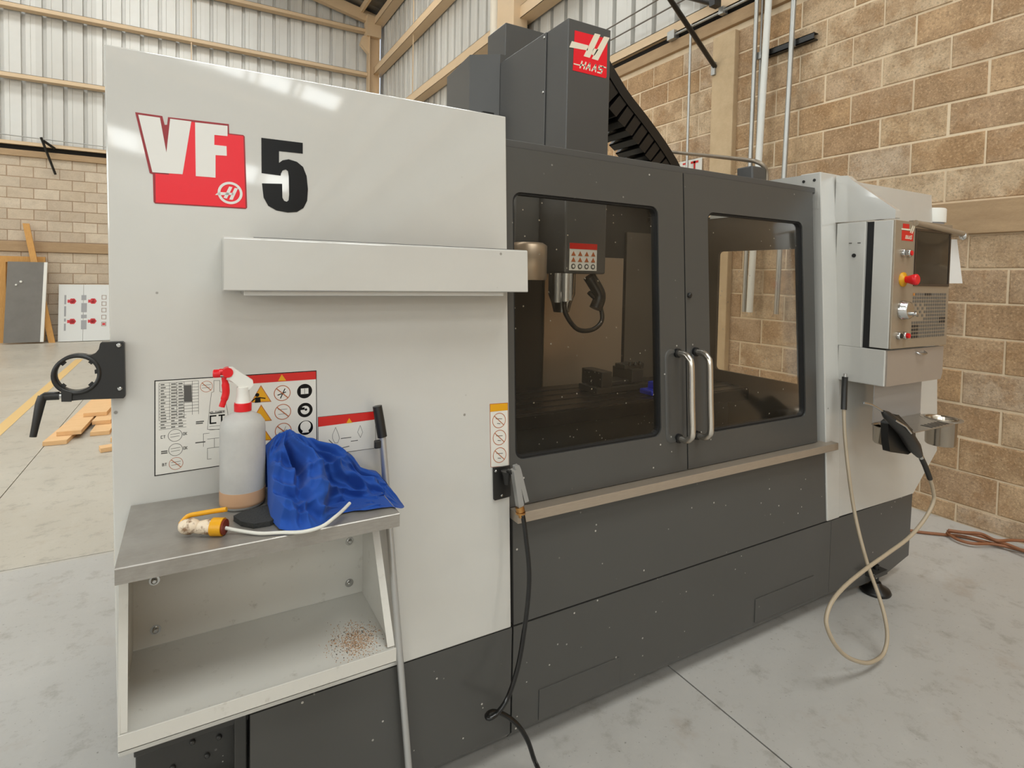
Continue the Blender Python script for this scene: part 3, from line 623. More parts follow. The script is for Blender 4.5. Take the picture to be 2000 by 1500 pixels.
# --- charcoal base
base = P(MB().box(.118, .826, 1.412, 1.45, .085, .408).prism([(1.412, .085), (1.45, .085), (1.47, .05), (1.44, .05)], lambda u_, v, t_: (t_, u_, v), .118, .826), 'base_panel', DARK)
P(MB().box(.832, 2.44, 1.412, 1.45, .085, .408).prism([(1.412, .085), (1.45, .085), (1.47, .05), (1.44, .05)], lambda u_, v, t_: (t_, u_, v), .832, 2.70), 'base_panel', DARK)
P(MB().prism([(2.442, .408), (3.131, .408), (3.12, .096), (2.93, .056), (2.70, .05), (2.442, .085)], lambda u_, v, t_: (u_, t_, v), 1.412, 1.47), 'base_panel', DARK, bev=.002)
P(MB().box(.832, 2.425, -.05, -.002, .414, .726, T=F), 'apron_panel', DARK)
for (x0, x1, z0, z1) in ((.926, 1.245, .088, .183), (1.94, 2.326, .098, .192)):
    P(MB().box(x0, x1, 1.4085, 1.413, z0, z1), 'access_cover', DARK, bev=.001)
P(MB().box(.5, 2.9, 1.55, 2.7, .06, .40), 'base_casting', CAST)
P(MB().box(-.11, .5, 1.55, 2.7, .06, .40), 'base_casting', CAST)
fr = P(MB().box(-.112, .116, 1.475, 1.50, .02, .41).box(-.112, .116, 1.425, 1.50, .20, .225).box(.085, .112, 1.425, 1.48, .26, .41).box(-.112, .116, 1.43, 1.5, .385, .41), 'base_frame', CAST, bev=.003)
for (x, z) in ((-.04, .30), (.03, .30), (.0, .345), (.055, .335), (-.07, .26), (.02, .25)):
    P(MB().lathe((x, 1.475, z), [(.0065, 0), (.0065, .004), (.004, .006)], 6, axis='y'), 'bolt', CAST, fr)
for x, y in ((2.80, 1.40), (.40, 1.60), (2.80, 2.6), (.1, 2.6), (1.5, 1.62)):
    ft = P(MB().lathe((x, y, 0), [(.062, 0), (.066, .008), (.060, .02), (.030, .034), (.022, .05)], 24), 'levelling_foot', BLACKM)
    P(MB().cyl((x, y, .03), (x, y, .13), .013, 12), 'foot_screw', BLACKM, ft)
    P(MB().box(x-.07, x+.04, y-.03, y+.1, .09, .11), 'foot_bracket', CAST, ft)
# --- header, rail, doors
P(MB().box(.824, 2.40, -.10, -.022, 1.848, 1.872, T=F).box(.824, .85, -.06, -.03, .74, 1.86, T=F), 'door_header', DARKC, bev=.002)
P(MB().box(.829, 2.445, -.03, .034, .7265, .757, T=F), 'sill_rail', RAIL, bev=.002)
def door(x0, x1, hole, hx, side):
    d = P(MB().frame(x0, x1, .760, 1.846, hole, .03, -.048, -.010, F), 'door', DARK, bev=.002)
    a, b, c, e = hole
    P(MB().frame(a-.003, b+.003, c-.003, e+.003, (a+.007, b-.007, c+.007, e-.007), .026, -.040, -.016, F), 'gasket', GASKET, d)
    P(MB().box(a-.002, b+.002, -.032, -.026, c-.002, e+.002, T=F), 'window_pane', GLASS, d)
    # pressed oval pocket behind the grip
    px0, px1 = (hx-.058, hx+.028) if side < 0 else (hx-.014, hx+.058)
    ring = []
    for cx, cz, t0 in ((px1-.02, 1.175, 0), (px0+.028, 1.172, 90), (px0+.028, .895, 180), (px1-.02, .892, 270)):
        rr = .03 if t0 in (90, 180) else .02
        ring += [(cx+rr*math.cos(math.radians(t0+18*i)), cz+rr*math.sin(math.radians(t0+18*i))) for i in range(6)]
    cxm = sum(p[0] for p in ring)/len(ring); czm = sum(p[1] for p in ring)/len(ring)
    rm = MB(); n = len(ring)
    rm.add([F(u, -.0095, v) for u, v in ring] + [F(cxm+(u-cxm)*.86, -.004, czm+(v-czm)*.96) for u, v in ring] + [F(cxm+(u-cxm)*.60, -.0098, czm+(v-czm)*.90) for u, v in ring],
           [(i, (i+1) % n, (i+1) % n+n, i+n) for i in range(n)] + [(i+n, (i+1) % n+n, (i+1) % n+2*n, i+2*n) for i in range(n)] + [tuple(range(2*n, 3*n))], 0, True)
    P(rm, 'grip_pocket', DARK, d)
    zt, zb = 1.187, .880; w_ = .058
    path = [F(hx, -.02, zt), F(hx, .015, zt), F(hx, .032, zt-.002), F(hx, .048, zt-.014), F(hx, w_, zt-.038), F(hx, w_, (zt+zb)/2), F(hx, w_, zb+.038), F(hx, .048, zb+.014), F(hx, .032, zb+.002), F(hx, .015, zb), F(hx, -.02, zb)]
    P(MB().tube(smooth(path, 4), .0115, 14), 'handle', HANDLE, d)
    for z in (zt, zb): P(MB().cyl(F(hx, -.012, z), F(hx, .0, z), .0165, 16), 'grommet', GASKET, d)
    return d
dl = door(.818, 1.571, (.848, 1.446, .897, 1.711), 1.527, -1)
dr = door(1.577, 2.362, (1.700, 2.286, .879, 1.712), 1.620, 1)
P(MB().lathe(F(1.594, -.010, 1.396), [(.010, 0), (.010, .006), (.006, .010)], 14, axis='y'), 'lock_button', BLACK, dr)
P(MB().box(2.362, 2.40, -.07, -.045, .75, 1.87, T=F), 'door_jamb', GASKET)
# --- enclosure interior
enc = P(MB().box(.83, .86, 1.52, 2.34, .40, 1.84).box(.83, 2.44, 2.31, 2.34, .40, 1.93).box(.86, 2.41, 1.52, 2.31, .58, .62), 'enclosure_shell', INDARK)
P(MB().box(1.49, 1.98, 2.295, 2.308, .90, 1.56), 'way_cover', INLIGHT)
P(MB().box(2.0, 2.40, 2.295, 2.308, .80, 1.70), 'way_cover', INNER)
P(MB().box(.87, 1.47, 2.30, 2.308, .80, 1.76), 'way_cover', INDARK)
side = MB()
side.frame(1.515, 2.34, .40, 1.79, (1.55, 2.04, .985, 1.605), .02, 2.405, 2.42, lambda u_, w_, v: (w_, u_, v))
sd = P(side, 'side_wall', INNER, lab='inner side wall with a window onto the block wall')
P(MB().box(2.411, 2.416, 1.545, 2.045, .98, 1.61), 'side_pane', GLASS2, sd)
P(MB().prism([(1.505, 1.78), (1.505, 1.935), (1.80, 1.937), (2.1, 1.937), (2.1, 1.78)], lambda u_, v, t_: (t_, u_, v), 2.4015, 2.425), 'side_cap', WHITE, sd)
for y in (1.575, 1.525): P(MB().cyl((2.3985, y, 1.906), (2.403, y, 1.906), .0065, 12), 'rivet_hole', BLACK, sd)
tb = P(MB().box(.95, 2.36, 1.80, 2.22, .875, .935).box(.95, 2.36, 1.79, 1.80, .875, .93), 'machine_table', BLKTAB, bev=.003)
for y in (1.86, 1.95, 2.04, 2.13): P(MB().box(.95, 2.36, y-.008, y+.008, .934, .9365), 'table_slot', GASKET, tb)
P(MB().box(1.05, 2.3, 1.86, 2.2, .62, .875), 'saddle', CAST)
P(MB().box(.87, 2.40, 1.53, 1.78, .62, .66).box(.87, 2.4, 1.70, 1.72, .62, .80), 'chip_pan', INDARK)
# spindle head inside
hd = P(MB().box(1.33, 1.545, 1.905, 2.29, 1.47, 1.855).box(1.20, 1.33, 2.1, 2.29, 1.50, 1.855), 'spindle_head', DARKC, bev=.008)
P(MB().lathe((1.42, 2.05, 1.30), [(.035, 0), (.045, .04), (.06, .08), (.06, .18)], 24), 'spindle_nose', CHROME, hd)
for i, (x, y, r) in enumerate(((1.30, 1.91, .014), (1.335, 1.90, .016), (1.362, 1.91, .011))):
    P(MB().cyl((x, y, 1.35+.004*i), (x, y, 1.47), r, 14), 'coolant_nozzle', ALU if i == 1 else GREYCAST, hd)
P(MB().tube(smooth([(1.35, 1.93, 1.36), (1.36, 1.93, 1.30), (1.42, 1.93, 1.235), (1.50, 1.93, 1.23), (1.56, 1.94, 1.27), (1.55, 1.95, 1.34), (1.50, 1.96, 1.39)], 6), .010, 10), 'coolant_hose', BLACKM, hd)
P(MB().tube(smooth([(1.50, 1.96, 1.46), (1.55, 1.95, 1.38), (1.53, 1.95, 1.32)], 6), .028, 12), 'coolant_hose', BLACKM, hd)
lb = MB(); T2 = lambda u_, v, t_: (u_, t_, v)
lb.box(1.352, 1.494, 1.9025, 1.9045, 1.483, 1.596, 0); lb.box(1.352, 1.494, 1.9015, 1.9030, 1.572, 1.596, 1)
for r_ in range(2):
    for c_ in range(4):
        cx, cz = 1.372+c_*.034, 1.553-r_*.025
        lb.prism([(cx-.011, cz-.009), (cx+.011, cz-.009), (cx, cz+.010)], T2, 1.9022, 1.9012, 2)
for c_ in range(4):
    lb.lathe((1.372+c_*.034, 1.9022, 1.500), [(.011, 0), (.011, .001)], 16, 3, 'y'); lb.lathe((1.372+c_*.034, 1.9010, 1.500), [(.006, 0), (.006, .0006)], 10, 0, 'y')
P(lb, 'head_label', [STICK, HREDM, ORNG, INKG], hd)
P(MB().lathe((1.20, 1.98, 1.44), [(.075, 0), (.078, .01), (.078, .14), (.06, .152)], 28), 'tool_changer_shroud', INLIGHT)
# --- head cover above the enclosure
hc = P(MB().prism([(1.392, 2.005), (1.622, 2.005), (1.622, 2.60), (1.40, 2.60), (1.392, 2.59)], lambda u_, v, t_: (u_, v, t_), 1.86, 2.555), 'head_cover', DARKC, bev=.004)
P(MB().box(1.386, 1.392, 2.17, 2.602, 1.86, 2.555), 'cover_side', DARKC, hc, .002)
for z in (2.535, 2.29): P(MB().lathe((1.3862, 2.185, z), [(.007, 0), (.007, .003), (.003, .005)], 12, axis='x'), 'screw', CHROME, hc)
P(MB().box(1.52, 1.78, 2.80, 3.02, 1.8, 2.868), 'column_cover', DARKC, bev=.004)
P(MB().prism([(1.60, 2.604), (1.60, 3.07), (1.285, 3.07), (1.256, 2.697), (1.385, 2.604)], lambda u_, v, t_: (u_, v, t_), 1.80, 2.60), 'column_cover', DARKC, bev=.004)
P(MB().box(1.3, 1.9, 2.62, 2.8, .1, 2.3), 'column', CAST)
lg = MB(); TL = lambda u_, v, t_: (u_, 2.0045-t_, v)
rr = D['lg_red']; lg.prism([(1.4188, 2.341), (1.5968, 2.341), (1.6029, 2.348), (1.6029, 2.5145), (1.4246, 2.5107)], TL, 0, .0008, 0)
for k_ in ('lg_h1', 'lg_h2', 'lg_h3', 'lg_h4'): lg.prism(D[k_], TL, .0008, .0016, 1)
# small word under the emblem, drawn as strokes
def strokes(b, segs, T_, t0, t1, wd, mi):
    for (x0, z0, x1, z1) in segs:
        d = Vector((x1-x0, z1-z0)); d.normalize(); n_ = Vector((-d.y, d.x))*wd/2; e_ = d*wd*.3
        p = [Vector((x0, z0))-e_+n_, Vector((x0, z0))-e_-n_, Vector((x1, z1))+e_-n_, Vector((x1, z1))+e_+n_]
        b.prism([tuple(q) for q in p], T_, t0, t1, mi)
def glyph(ch):
    return {'H': [(0, 0, 0, 1), (.8, 0, .8, 1), (0, .5, .8, .5)], 'A': [(0, 0, .4, 1), (.4, 1, .8, 0), (.2, .38, .6, .38)],
            'S': [(.8, 1, 0, 1), (0, 1, 0, .5), (0, .5, .8, .5), (.8, .5, .8, 0), (.8, 0, 0, 0)], 'O': [(0, 0, 0, 1), (.8, 0, .8, 1), (0, 0, .8, 0), (0, 1, .8, 1)],
            'K': [(0, 0, 0, 1), (0, .5, .7, 1), (0, .5, .7, 0)], 'C': [(.8, 1, 0, 1), (0, 1, 0, 0), (0, 0, .8, 0)], 'T': [(0, 1, .8, 1), (.4, 0, .4, 1)],
            'B': [(0, 0, 0, 1), (0, 1, .7, .9), (.7, .9, .7, .6), (.7, .5, 0, .5), (.7, .5, .8, .1), (.8, .1, 0, 0)], 'D': [(0, 0, 0, 1), (0, 1, .7, .8), (.7, .8, .7, .2), (.7, .2, 0, 0)],
            'I': [(.4, 0, .4, 1)], 'N': [(0, 0, 0, 1), (0, 1, .8, 0), (.8, 0, .8, 1)], 'a': [(.7, 0, .7, .6), (.7, .6, 0, .6), (0, .6, 0, 0), (0, 0, .7, 0)],
            'M': [(0, 0, 0, 1), (0, 1, .4, .4), (.4, .4, .8, 1), (.8, 1, .8, 0)], 'X': [(0, 0, .8, 1), (0, 1, .8, 0)], 'P': [(0, 0, 0, 1), (0, 1, .8, 1), (.8, 1, .8, .5), (.8, .5, 0, .5)],
            'E': [(.8, 1, 0, 1), (0, 1, 0, 0), (0, 0, .8, 0), (0, .5, .6, .5)], 'R': [(0, 0, 0, 1), (0, 1, .8, 1), (.8, 1, .8, .5), (.8, .5, 0, .5), (.3, .5, .8, 0)],
            '4': [(.6, 0, .6, 1), (.6, 1, 0, .35), (0, .35, .8, .35)], '0': [(0, 0, 0, 1), (.7, 0, .7, 1), (0, 0, .7, 0), (0, 1, .7, 1)], ' ': []}[ch]
def word(b, txt, x, z, h, T_, t0, t1, wd, mi, sl=0, ws=.7, skew=0):
    for i, ch in enumerate(txt):
        strokes(b, [(x+i*h*ws*1.25+(a*ws+sl*b1)*h, z+b1*h+skew*i*h, x+i*h*ws*1.25+(c*ws+sl*d_)*h, z+d_*h+skew*i*h) for (a, b1, c, d_) in glyph(ch)], T_, t0, t1, wd, mi)
word(lg, 'HAAS', 1.456, 2.358, .030, TL, .0008, .0016, .0065, 1, sl=.35, ws=.85)
strokes(lg, [(1.424, 2.369, 1.462, 2.369), (1.575, 2.387, 1.597, 2.387)], TL, .0008, .0016, .005, 1)
P(lg, 'head_emblem', [RED, CREAM], hc)
# --- cable chain
CL = smooth([(1.60, 2.2, 2.52), (1.78, 2.2, 2.325), (1.93, 2.2, 2.205), (2.06, 2.2, 2.095), (2.16, 2.2, 1.99), (2.215, 2.2, 1.88), (2.22, 2.2, 1.76)], 3)
up_ = []
for i, p_ in enumerate(CL):
    d = (CL[min(i+1, len(CL)-1)]-CL[max(i-1, 0)]).normalized(); up_.append((p_, Vector((-d.z, 0, d.x))*-1 if -d.z < 0 else Vector((-d.z, 0, d.x))))
bm_ = MB(); vs_ = []
for p_, n_ in up_:
    for (o_, y) in ((.030, 2.145), (.080, 2.145), (.080, 2.335), (.030, 2.335)): q_ = p_+n_*o_; vs_.append((q_.x, y, q_.z))
bm_.add(vs_, [(k*4+i, k*4+(i+1) % 4, k*4+4+(i+1) % 4, k*4+4+i) for k in range(len(up_)-1) for i in range(4)])
ch = P(bm_, 'cable_chain', BLACKM)
P(MB().tube([(p_.x, 2.24, p_.z) for p_ in CL], .04, 10), 'cable_bundle', BLACKM, ch)
pc = CL
for i in range(len(pc)-1):
    a, b = pc[i], pc[i+1]; mdp = (a+b)/2; d = (b-a).normalized(); n_ = Vector((-d.z, 0, d.x)); hl = (b-a).length*.40
    q = [mdp - d*hl + n_*(-.070), mdp + d*hl + n_*(-.064), mdp + d*hl + n_*.032, mdp - d*hl + n_*.032]
    P(MB().prism([(v_.x, v_.z) for v_ in q], lambda u_, v, t_: (u_, t_, v), 2.15, 2.33), 'chain_link', BLACKM, ch, .006)
# --- air pipe along the header
pp = P(MB().tube(smooth(D['pipe'] + [(D['pipe'][-1][0]+.004, 1.60, 1.87)], 5), .0095, 10), 'coolant_pipe', mat('tan_grey_pipe', (150, 138, 122), .4, .5))
P(MB().box(2.07, 2.16, -.17, -.09, 1.84, 1.945, T=F), 'pipe_bracket', DARKC, bev=.006)
# --- white right hand cabinet and column
P(MB().box(2.402, 2.51, -.09, .004, .414, 1.94, T=lambda x, w_, z: F(x + (.05*(z-1.0)/1 if x > 2.45 else 0)*(1 if z > 1 else .6), w_, z)), 'corner_post', WHITE, bev=.004)
P(MB().prism([(2.44, .416), (3.136, .406), (3.385, .588), (3.405, .95), (3.39, 1.925), (2.52, 1.925)], lambda u_, v, t_: F(u_, t_, v), -.002, -.09), 'right_cabinet', WHITE, bev=.004)
# --- control console
XC = 2.505
cs = P(MB().prism([(1.49, 1.93), (1.44, 1.925), (1.415, 1.90), (1.238, 1.757), (1.238, 1.722), (1.49, 1.722)], lambda u_, v, t_: (t_, u_, v), XC, XC+.035), 'control_console', WHITE, bev=.004)
P(MB().box(XC, 2.985, 1.352, 1.478, 1.175, 1.718).box(XC, 2.975, 1.254, 1.45, 1.022, 1.176), 'console_body', WHITE, cs, .004)
P(MB().box(XC+.012, 2.98, 1.318, 1.354, 1.178, 1.716), 'console_gap', GASKET, cs)
P(MB().box(XC, 2.98, 1.244, 1.320, 1.182, 1.716), 'pendant_box', WHITE, cs, .003)
P(MB().prism([(2.511, 1.024), (2.972, 1.024), (2.985, 1.05), (2.985, 1.174), (2.511, 1.174)], lambda u_, v, t_: (u_, t_, v), 1.2475, 1.255), 'drawer_front', mat('drawer_greige', (172, 160, 148), .4, .3), cs, .002)
P(MB().tube(smooth([(2.74, 1.248, 1.158), (2.745, 1.235, 1.152), (2.775, 1.230, 1.150), (2.805, 1.235, 1.152), (2.81, 1.248, 1.158)], 4), .004, 8), 'latch', CHROME, cs)
P(MB().box(2.507, 2.982, 1.236, 1.2445, 1.182, 1.716), 'faceplate', PANELB, cs, .002)
P(MB().lathe((2.5042, 1.397, 1.573), [(.0085, 0), (.0085, .003)], 14, axis='x'), 'key_socket', GASKET, cs)
for y in (1.415, 1.378): P(MB().box(2.5030, 2.5055, y-.006, y+.006, 1.625, 1.629), 'vent_slot', INKG, cs)
sc = P(MB().frame(2.665, 2.972, 1.446, 1.690, (2.674, 2.963, 1.456, 1.680), .004, 1.2362, 1.232, IX), 'screen_bezel', mat('bezel_brown_black', (60, 48, 38), .35), cs)
n_ = MB(); gx = [2.672+.293*i/12 for i in range(13)]; gz = [1.454+.228*j/8 for j in range(9)]
n_.add([(x, 1.2345-.006*(1-((x-2.818)/.147)**2)*(1-((z-1.568)/.114)**2), z) for z in gz for x in gx], [(j*13+i, j*13+i+1, (j+1)*13+i+1, (j+1)*13+i) for j in range(8) for i in range(12)], 0, True)
P(n_, 'screen', SCREEN, cs)
TP = lambda u_, v, t_: (u_, 1.236-t_, v)
b_ = MB()
b_.prism([(2.562, 1.685), (2.612, 1.685), (2.612, 1.704), (2.562, 1.704)], TP, 0, .0008, 0)
b_.prism([(2.556, 1.634), (2.648, 1.634), (2.650, 1.674), (2.556, 1.676)], TP, 0, .0008, 0)
strokes(b_, [(2.552, 1.681, 2.62, 1.681), (2.622, 1.67, 2.645, 1.704), (2.636, 1.668, 2.655, 1.70)], TP, .0008, .0014, .006, 1)
word(b_, 'HAAS', 2.585, 1.643, .013, TP, .0008, .0014, .0035, 1, sl=.3, ws=.8)
P(b_, 'console_emblem', [HREDM, CREAM], cs)
for nm, x, z, m2 in (('power_button', 2.569, 1.583, mat('button_lens_grey', (120, 120, 118), .3)), ('power_button', 2.613, 1.583, REDP), ('cycle_button', 2.561, 1.237, BLACK), ('cycle_button', 2.607, 1.237, REDP)):
    pb = P(MB().lathe((x, 1.236, z), [(.0165, 0), (.0165, .010), (.014, .014), (.012, .014)], 20, axis='y'), nm, CHROME, cs)
    P(MB().lathe((x, 1.223, z), [(.011, 0), (.010, .010 if m2 is REDP and z < 1.3 else .004)], 16, axis='y'), 'lens', m2, pb)
es = P(MB().lathe((2.578, 1.236, 1.472), [(.030, 0), (.030, .006), (.016, .008), (.016, .014)], 28, axis='y'), 'emergency_stop', YEL, cs)
P(MB().lathe((2.578, 1.226, 1.472), [(.014, 0), (.015, .012), (.018, .020), (.022, .032), (.023, .044), (.018, .048)], 28, axis='y'), 'mushroom_cap', REDP, es)
dw = P(MB().lathe((2.585, 1.236, 1.344), [(.040, 0), (.040, .010), (.037, .012), (.036, .028), (.030, .032)], 32, axis='y'), 'jog_dial', CHROME, cs)
P(MB().lathe((2.605, 1.205, 1.330), [(.007, 0), (.008, .014), (.005, .017)], 14, axis='y'), 'dial_knob', CHROME, dw)
kb = MB()
for j in range(13):
    for i in range(15):
        if (3 <= j <= 6 and i < 6 and (i+j) % 2) or (j == 7 and i < 5): continue
        x = 2.668+i*.0196; z = 1.405-j*.0152
        kb.box(x, x+.0125, 1.2340, 1.2365, z, z+.0105, (2 if (j == 0 and i == 0) else (1 if (j in (7, 8) and i > 11) or (j > 8 and i < 3) or (j == 0 and 4 < i < 8) else 0)))
kbo = P(kb, 'keypad_keys', [BUTT, BUTD, BUTO], cs); tag(kbo, kind='stuff')
rb = P(MB().cyl((2.66, 1.235, 1.712), (3.082, 1.235, 1.690), .013, 12).box(2.64, 2.98, 1.233, 1.250, 1.70, 1.722), 'document_rail', PANELB, cs)
P(MB().lathe((3.095, 1.235, 1.680), [(.004, -.018), (.014, -.012), (.018, 0), (.014, .012), (.004, .018)], 20), 'rail_ball', CHROME, cs)
P(MB().add([(3.002, 1.262, 1.662), (3.10, 1.262, 1.666), (3.175, 1.262, 1.462), (2.99, 1.262, 1.46), (3.002, 1.264, 1.662), (3.10, 1.264, 1.666), (3.175, 1.264, 1.462), (2.99, 1.264, 1.46)],
  [(0, 3, 2, 1), (4, 5, 6, 7), (0, 1, 5, 4), (1, 2, 6, 5), (2, 3, 7, 6), (3, 0, 4, 7)]), 'document_plate', PAPER, cs)
bc = P(MB().lathe((3.46, 1.54, 1.60), [(.05, 0), (.05, .13), (.062, .14), (.066, .185)], 24), 'beacon_base', mat('beacon_grey', (150, 150, 154), .5))
P(MB().lathe((3.46, 1.54, 1.785), [(.074, 0), (.074, .07), (.070, .075)], 28), 'beacon_cap', WHP, bc)
P(MB().box(3.38, 3.46, 1.50, 1.58, 1.60, 1.62), 'beacon_arm', WHITE, bc)
# --- bracket with cup holders under the console
cp = P(MB().box(2.56, 2.96, 1.318, 1.322, .852, 1.024), 'holder_plate', SHEET, cs)
sh = MB()
sh.prism([(2.58, 1.322), (2.515, 1.225), (2.50, 1.165), (2.52, 1.155), (2.86, 1.145), (2.90, 1.16), (2.865, 1.20), (2.865, 1.25), (2.88, 1.275), (2.97, 1.322)], lambda u_, v, t_: (u_, v, t_), .848, .852)
P(sh, 'holder_shelf', STEEL, cs)
hr = MB()
for (x, y) in ((2.935, 1.222),):
    k_ = 28; r0, r1 = .062, .080
    hr.add([(x+r*math.cos(2*math.pi*i/k_), y+r*math.sin(2*math.pi*i/k_), z) for z in (.848, .853) for r in (r0, r1) for i in range(k_)],
       [(i, (i+1) % k_, (i+1) % k_+k_, i+k_) for i in range(k_)] + [(2*k_+i, 3*k_+i, 3*k_+(i+1) % k_, 2*k_+(i+1) % k_) for i in range(k_)] + [(k_+i, k_+(i+1) % k_, 3*k_+(i+1) % k_, 3*k_+i) for i in range(k_)])
P(hr, 'holder_ring', STEEL, cs)
for i in range(6): P(MB().box(2.70+i*.028, 2.712+i*.028, 1.156, 1.20, .8522, .8528), 'slot', GASKET, cs)
for (x, y, h) in ((2.935, 1.222, .118), (2.545, 1.245, .07)):
    P(MB().lathe((x, y, .852-h), [(.054, 0), (.058, .006), (.060, h), (.064, h+.003), (.0585, h+.003), (.056, h-.004), (.050, .012)], 32), 'cup', CUPM, cs)
# --- overhead hook shelf on the white panel
so = P(MB().prism([(0, 1.408), (.098, 1.408), (.100, 1.410), (.100, 1.524), (.096, 1.527), (0, 1.527)], lambda u_, v, t_: F(t_, u_, v), .060, .832).box(.10, .76, .004, .088, 1.397, 1.409, T=F), 'tool_shelf', WHITE, bev=.002, lab='white box shelf across the front panel')
P(MB().box(.12, .79, .004, .090, 1.5275, 1.5285, T=F), 'shelf_shadow_line', BLACK, so)  # thin black sheet put in as the shadow line along the shelf top
# --- decals
TD = lambda u_, v, t_: F(u_, t_, v)
d_ = MB(); d_.prism(D['vf_red'], TD, .0002, .0008, 1)
cx = sum(p[0] for p in D['vf_red'])/len(D['vf_red']); cz = sum(p[1] for p in D['vf_red'])/len(D['vf_red'])
d_.prism([(-.0738+.003, 1.6640), (-.045, 1.664), (-.0498, 1.7133), (-.0426, 1.772), (.0015, 1.7905), (.0735, 1.772), (.1062, 1.7725), (.1105, 1.602), (-.0700, 1.6)], TD, .0008, .0012, 0)
d_.prism(D['vf_v'], TD, .0012, .0018, 2); d_.prism(D['vf_f'], TD, .0012, .0018, 2)
for k_ in ('vf_h1', 'vf_h2', 'vf_h3'): d_.prism(D[k_], TD, .0012, .0018, 2)
def ring(b, cx, cz, r0, r1, T_, t, mi, n=32, sq=1.0):
    b.add([T_(cx+r*math.cos(2*math.pi*i/n), cz+sq*r*math.sin(2*math.pi*i/n), t) for r in (r0, r1) for i in range(n)], [(i, (i+1) % n, (i+1) % n+n, i+n) for i in range(n)], mi)
def disc(b, cx, cz, r, T_, t, mi, n=28):
    b.add([T_(cx+r*math.cos(2*math.pi*i/n), cz+r*math.sin(2*math.pi*i/n), t) for i in range(n)], [tuple(range(n))], mi)
ring(d_, .0778, 1.6343, .0205, .0262, TD, .0018, 2)
P(d_, 'model_decal', [RED, REDDK, SILV])
P(MB().prism(D['five'], TD, .0002, .0008, 0), 'number_decal', INK)
# safety sticker 1
s_ = MB(); s_.prism([(-.0725, .9975), (.2715, 1.006), (.2705, 1.2068), (-.0725, 1.2068)], TD, .0001, .0006, 1)
s_.prism([(-.0705, .9995), (.1095, 1.0035), (.1095, 1.2048), (-.0705, 1.2048)], TD, .0006, .0009, 0); s_.prism([(.1110, 1.0038), (.2695, 1.008), (.2690, 1.2048), (.1110, 1.2048)], TD, .0006, .0009, 0)
s_.prism([(.1110, 1.1855), (.2692, 1.1852), (.2690, 1.2048), (.1110, 1.2048)], TD, .0009, .0012, 2)
s_.prism(D['s1_hdrtri'], TD, .0012, .0015, 3)
s_.prism(D['s1_dark'], TD, .0009, .0012, 4)
seg = []
for i in range(16): z = 1.200-i*.0068; seg.append((-.064, z, .012 if i < 11 else -.012, z+.0006))
for x in (-.064, -.044, -.030, -.016, 0.0, .0125): seg.append((x, 1.200, x, 1.118 if x < 0.0 else 1.125))
strokes(s_, seg, TD, .0009, .0011, .0007, 4)
r2 = random.Random(3)
for i in range(15):
    for x in (-.061, -.041, -.027):
        ww = r2.uniform(.006, .012); z = 1.1966-i*.0068
        s_.prism([(x, z-.0012), (x+ww, z-.0012), (x+ww, z+.0012), (x, z+.0012)], TD, .0009, .0011, 4)
for (x, z, ww) in ((.0071, 1.1074, .016), (.0071, 1.1035, .014), (.006, 1.0605, .020), (.0357, 1.1235, .024), (-.060, 1.0495, .012), (-.060, 1.0455, .012)):
    s_.prism([(x, z-.0013), (x+ww, z-.0013), (x+ww, z+.0013), (x, z+.0013)], TD, .0009, .0011, 4)
tp = D['s1_taper']; strokes(s_, [(tp[i][0], tp[i][1], tp[(i+1) % len(tp)][0], tp[(i+1) % len(tp)][1]) for i in range(len(tp))], TD, .0009, .0011, .0008, 4)
strokes(s_, [(.022, 1.079, .022, 1.050), (.022, 1.079, .034, 1.079), (.030, 1.066, .07, 1.066), (.044, 1.066, .044, 1.045), (.030, 1.045, .07, 1.045), (.030, 1.045, .030, 1.02), (.03, 1.02, .038, 1.02), (.034, 1.094, .060, 1.094), (.034, 1.086, .060, 1.086)], TD, .0009, .0011, .0008, 4)
word(s_, 'CT', .036, 1.1010, .0165, TD, .0009, .0012, .0032, 1, ws=.85)
word(s_, 'CT', -.0600, 1.0785, .0055, TD, .0009, .0012, .0012, 4); word(s_, 'BT', -.0575, 1.0175, .0055, TD, .0009, .0012, .0012, 4)
word(s_, 'OK', -.0180, 1.0810, .0055, TD, .0009, .0012, .0011, 4); word(s_, 'OK', -.0172, 1.0490, .0055, TD, .0009, .0012, .0011, 4)
word(s_, '40 TAPER', .0345, 1.1232, .0045, TD, .0012, .0014, .0009, 4)
for t in (0, 1, 2):
    tr = D['s1_tri%d' % t]; s_.prism(tr, TD, .0009, .0012, 5); c0 = (sum(p[0] for p in tr)/3, sum(p[1] for p in tr)/3)
    s_.prism([(c0[0]+(p[0]-c0[0])*.88, c0[1]+(p[1]-c0[1])*.88) for p in tr], TD, .0012, .0014, 3)
disc(s_, .1345, 1.1575, .0045, TD, .0016, 1); s_.prism([(.129, 1.1395), (.142, 1.1395), (.141, 1.152), (.131, 1.152)], TD, .0014, .0016, 1)
strokes(s_, [(.123, 1.144, .132, 1.151), (.139, 1.151, .152, 1.148)], TD, .0014, .0016, .0025, 1)
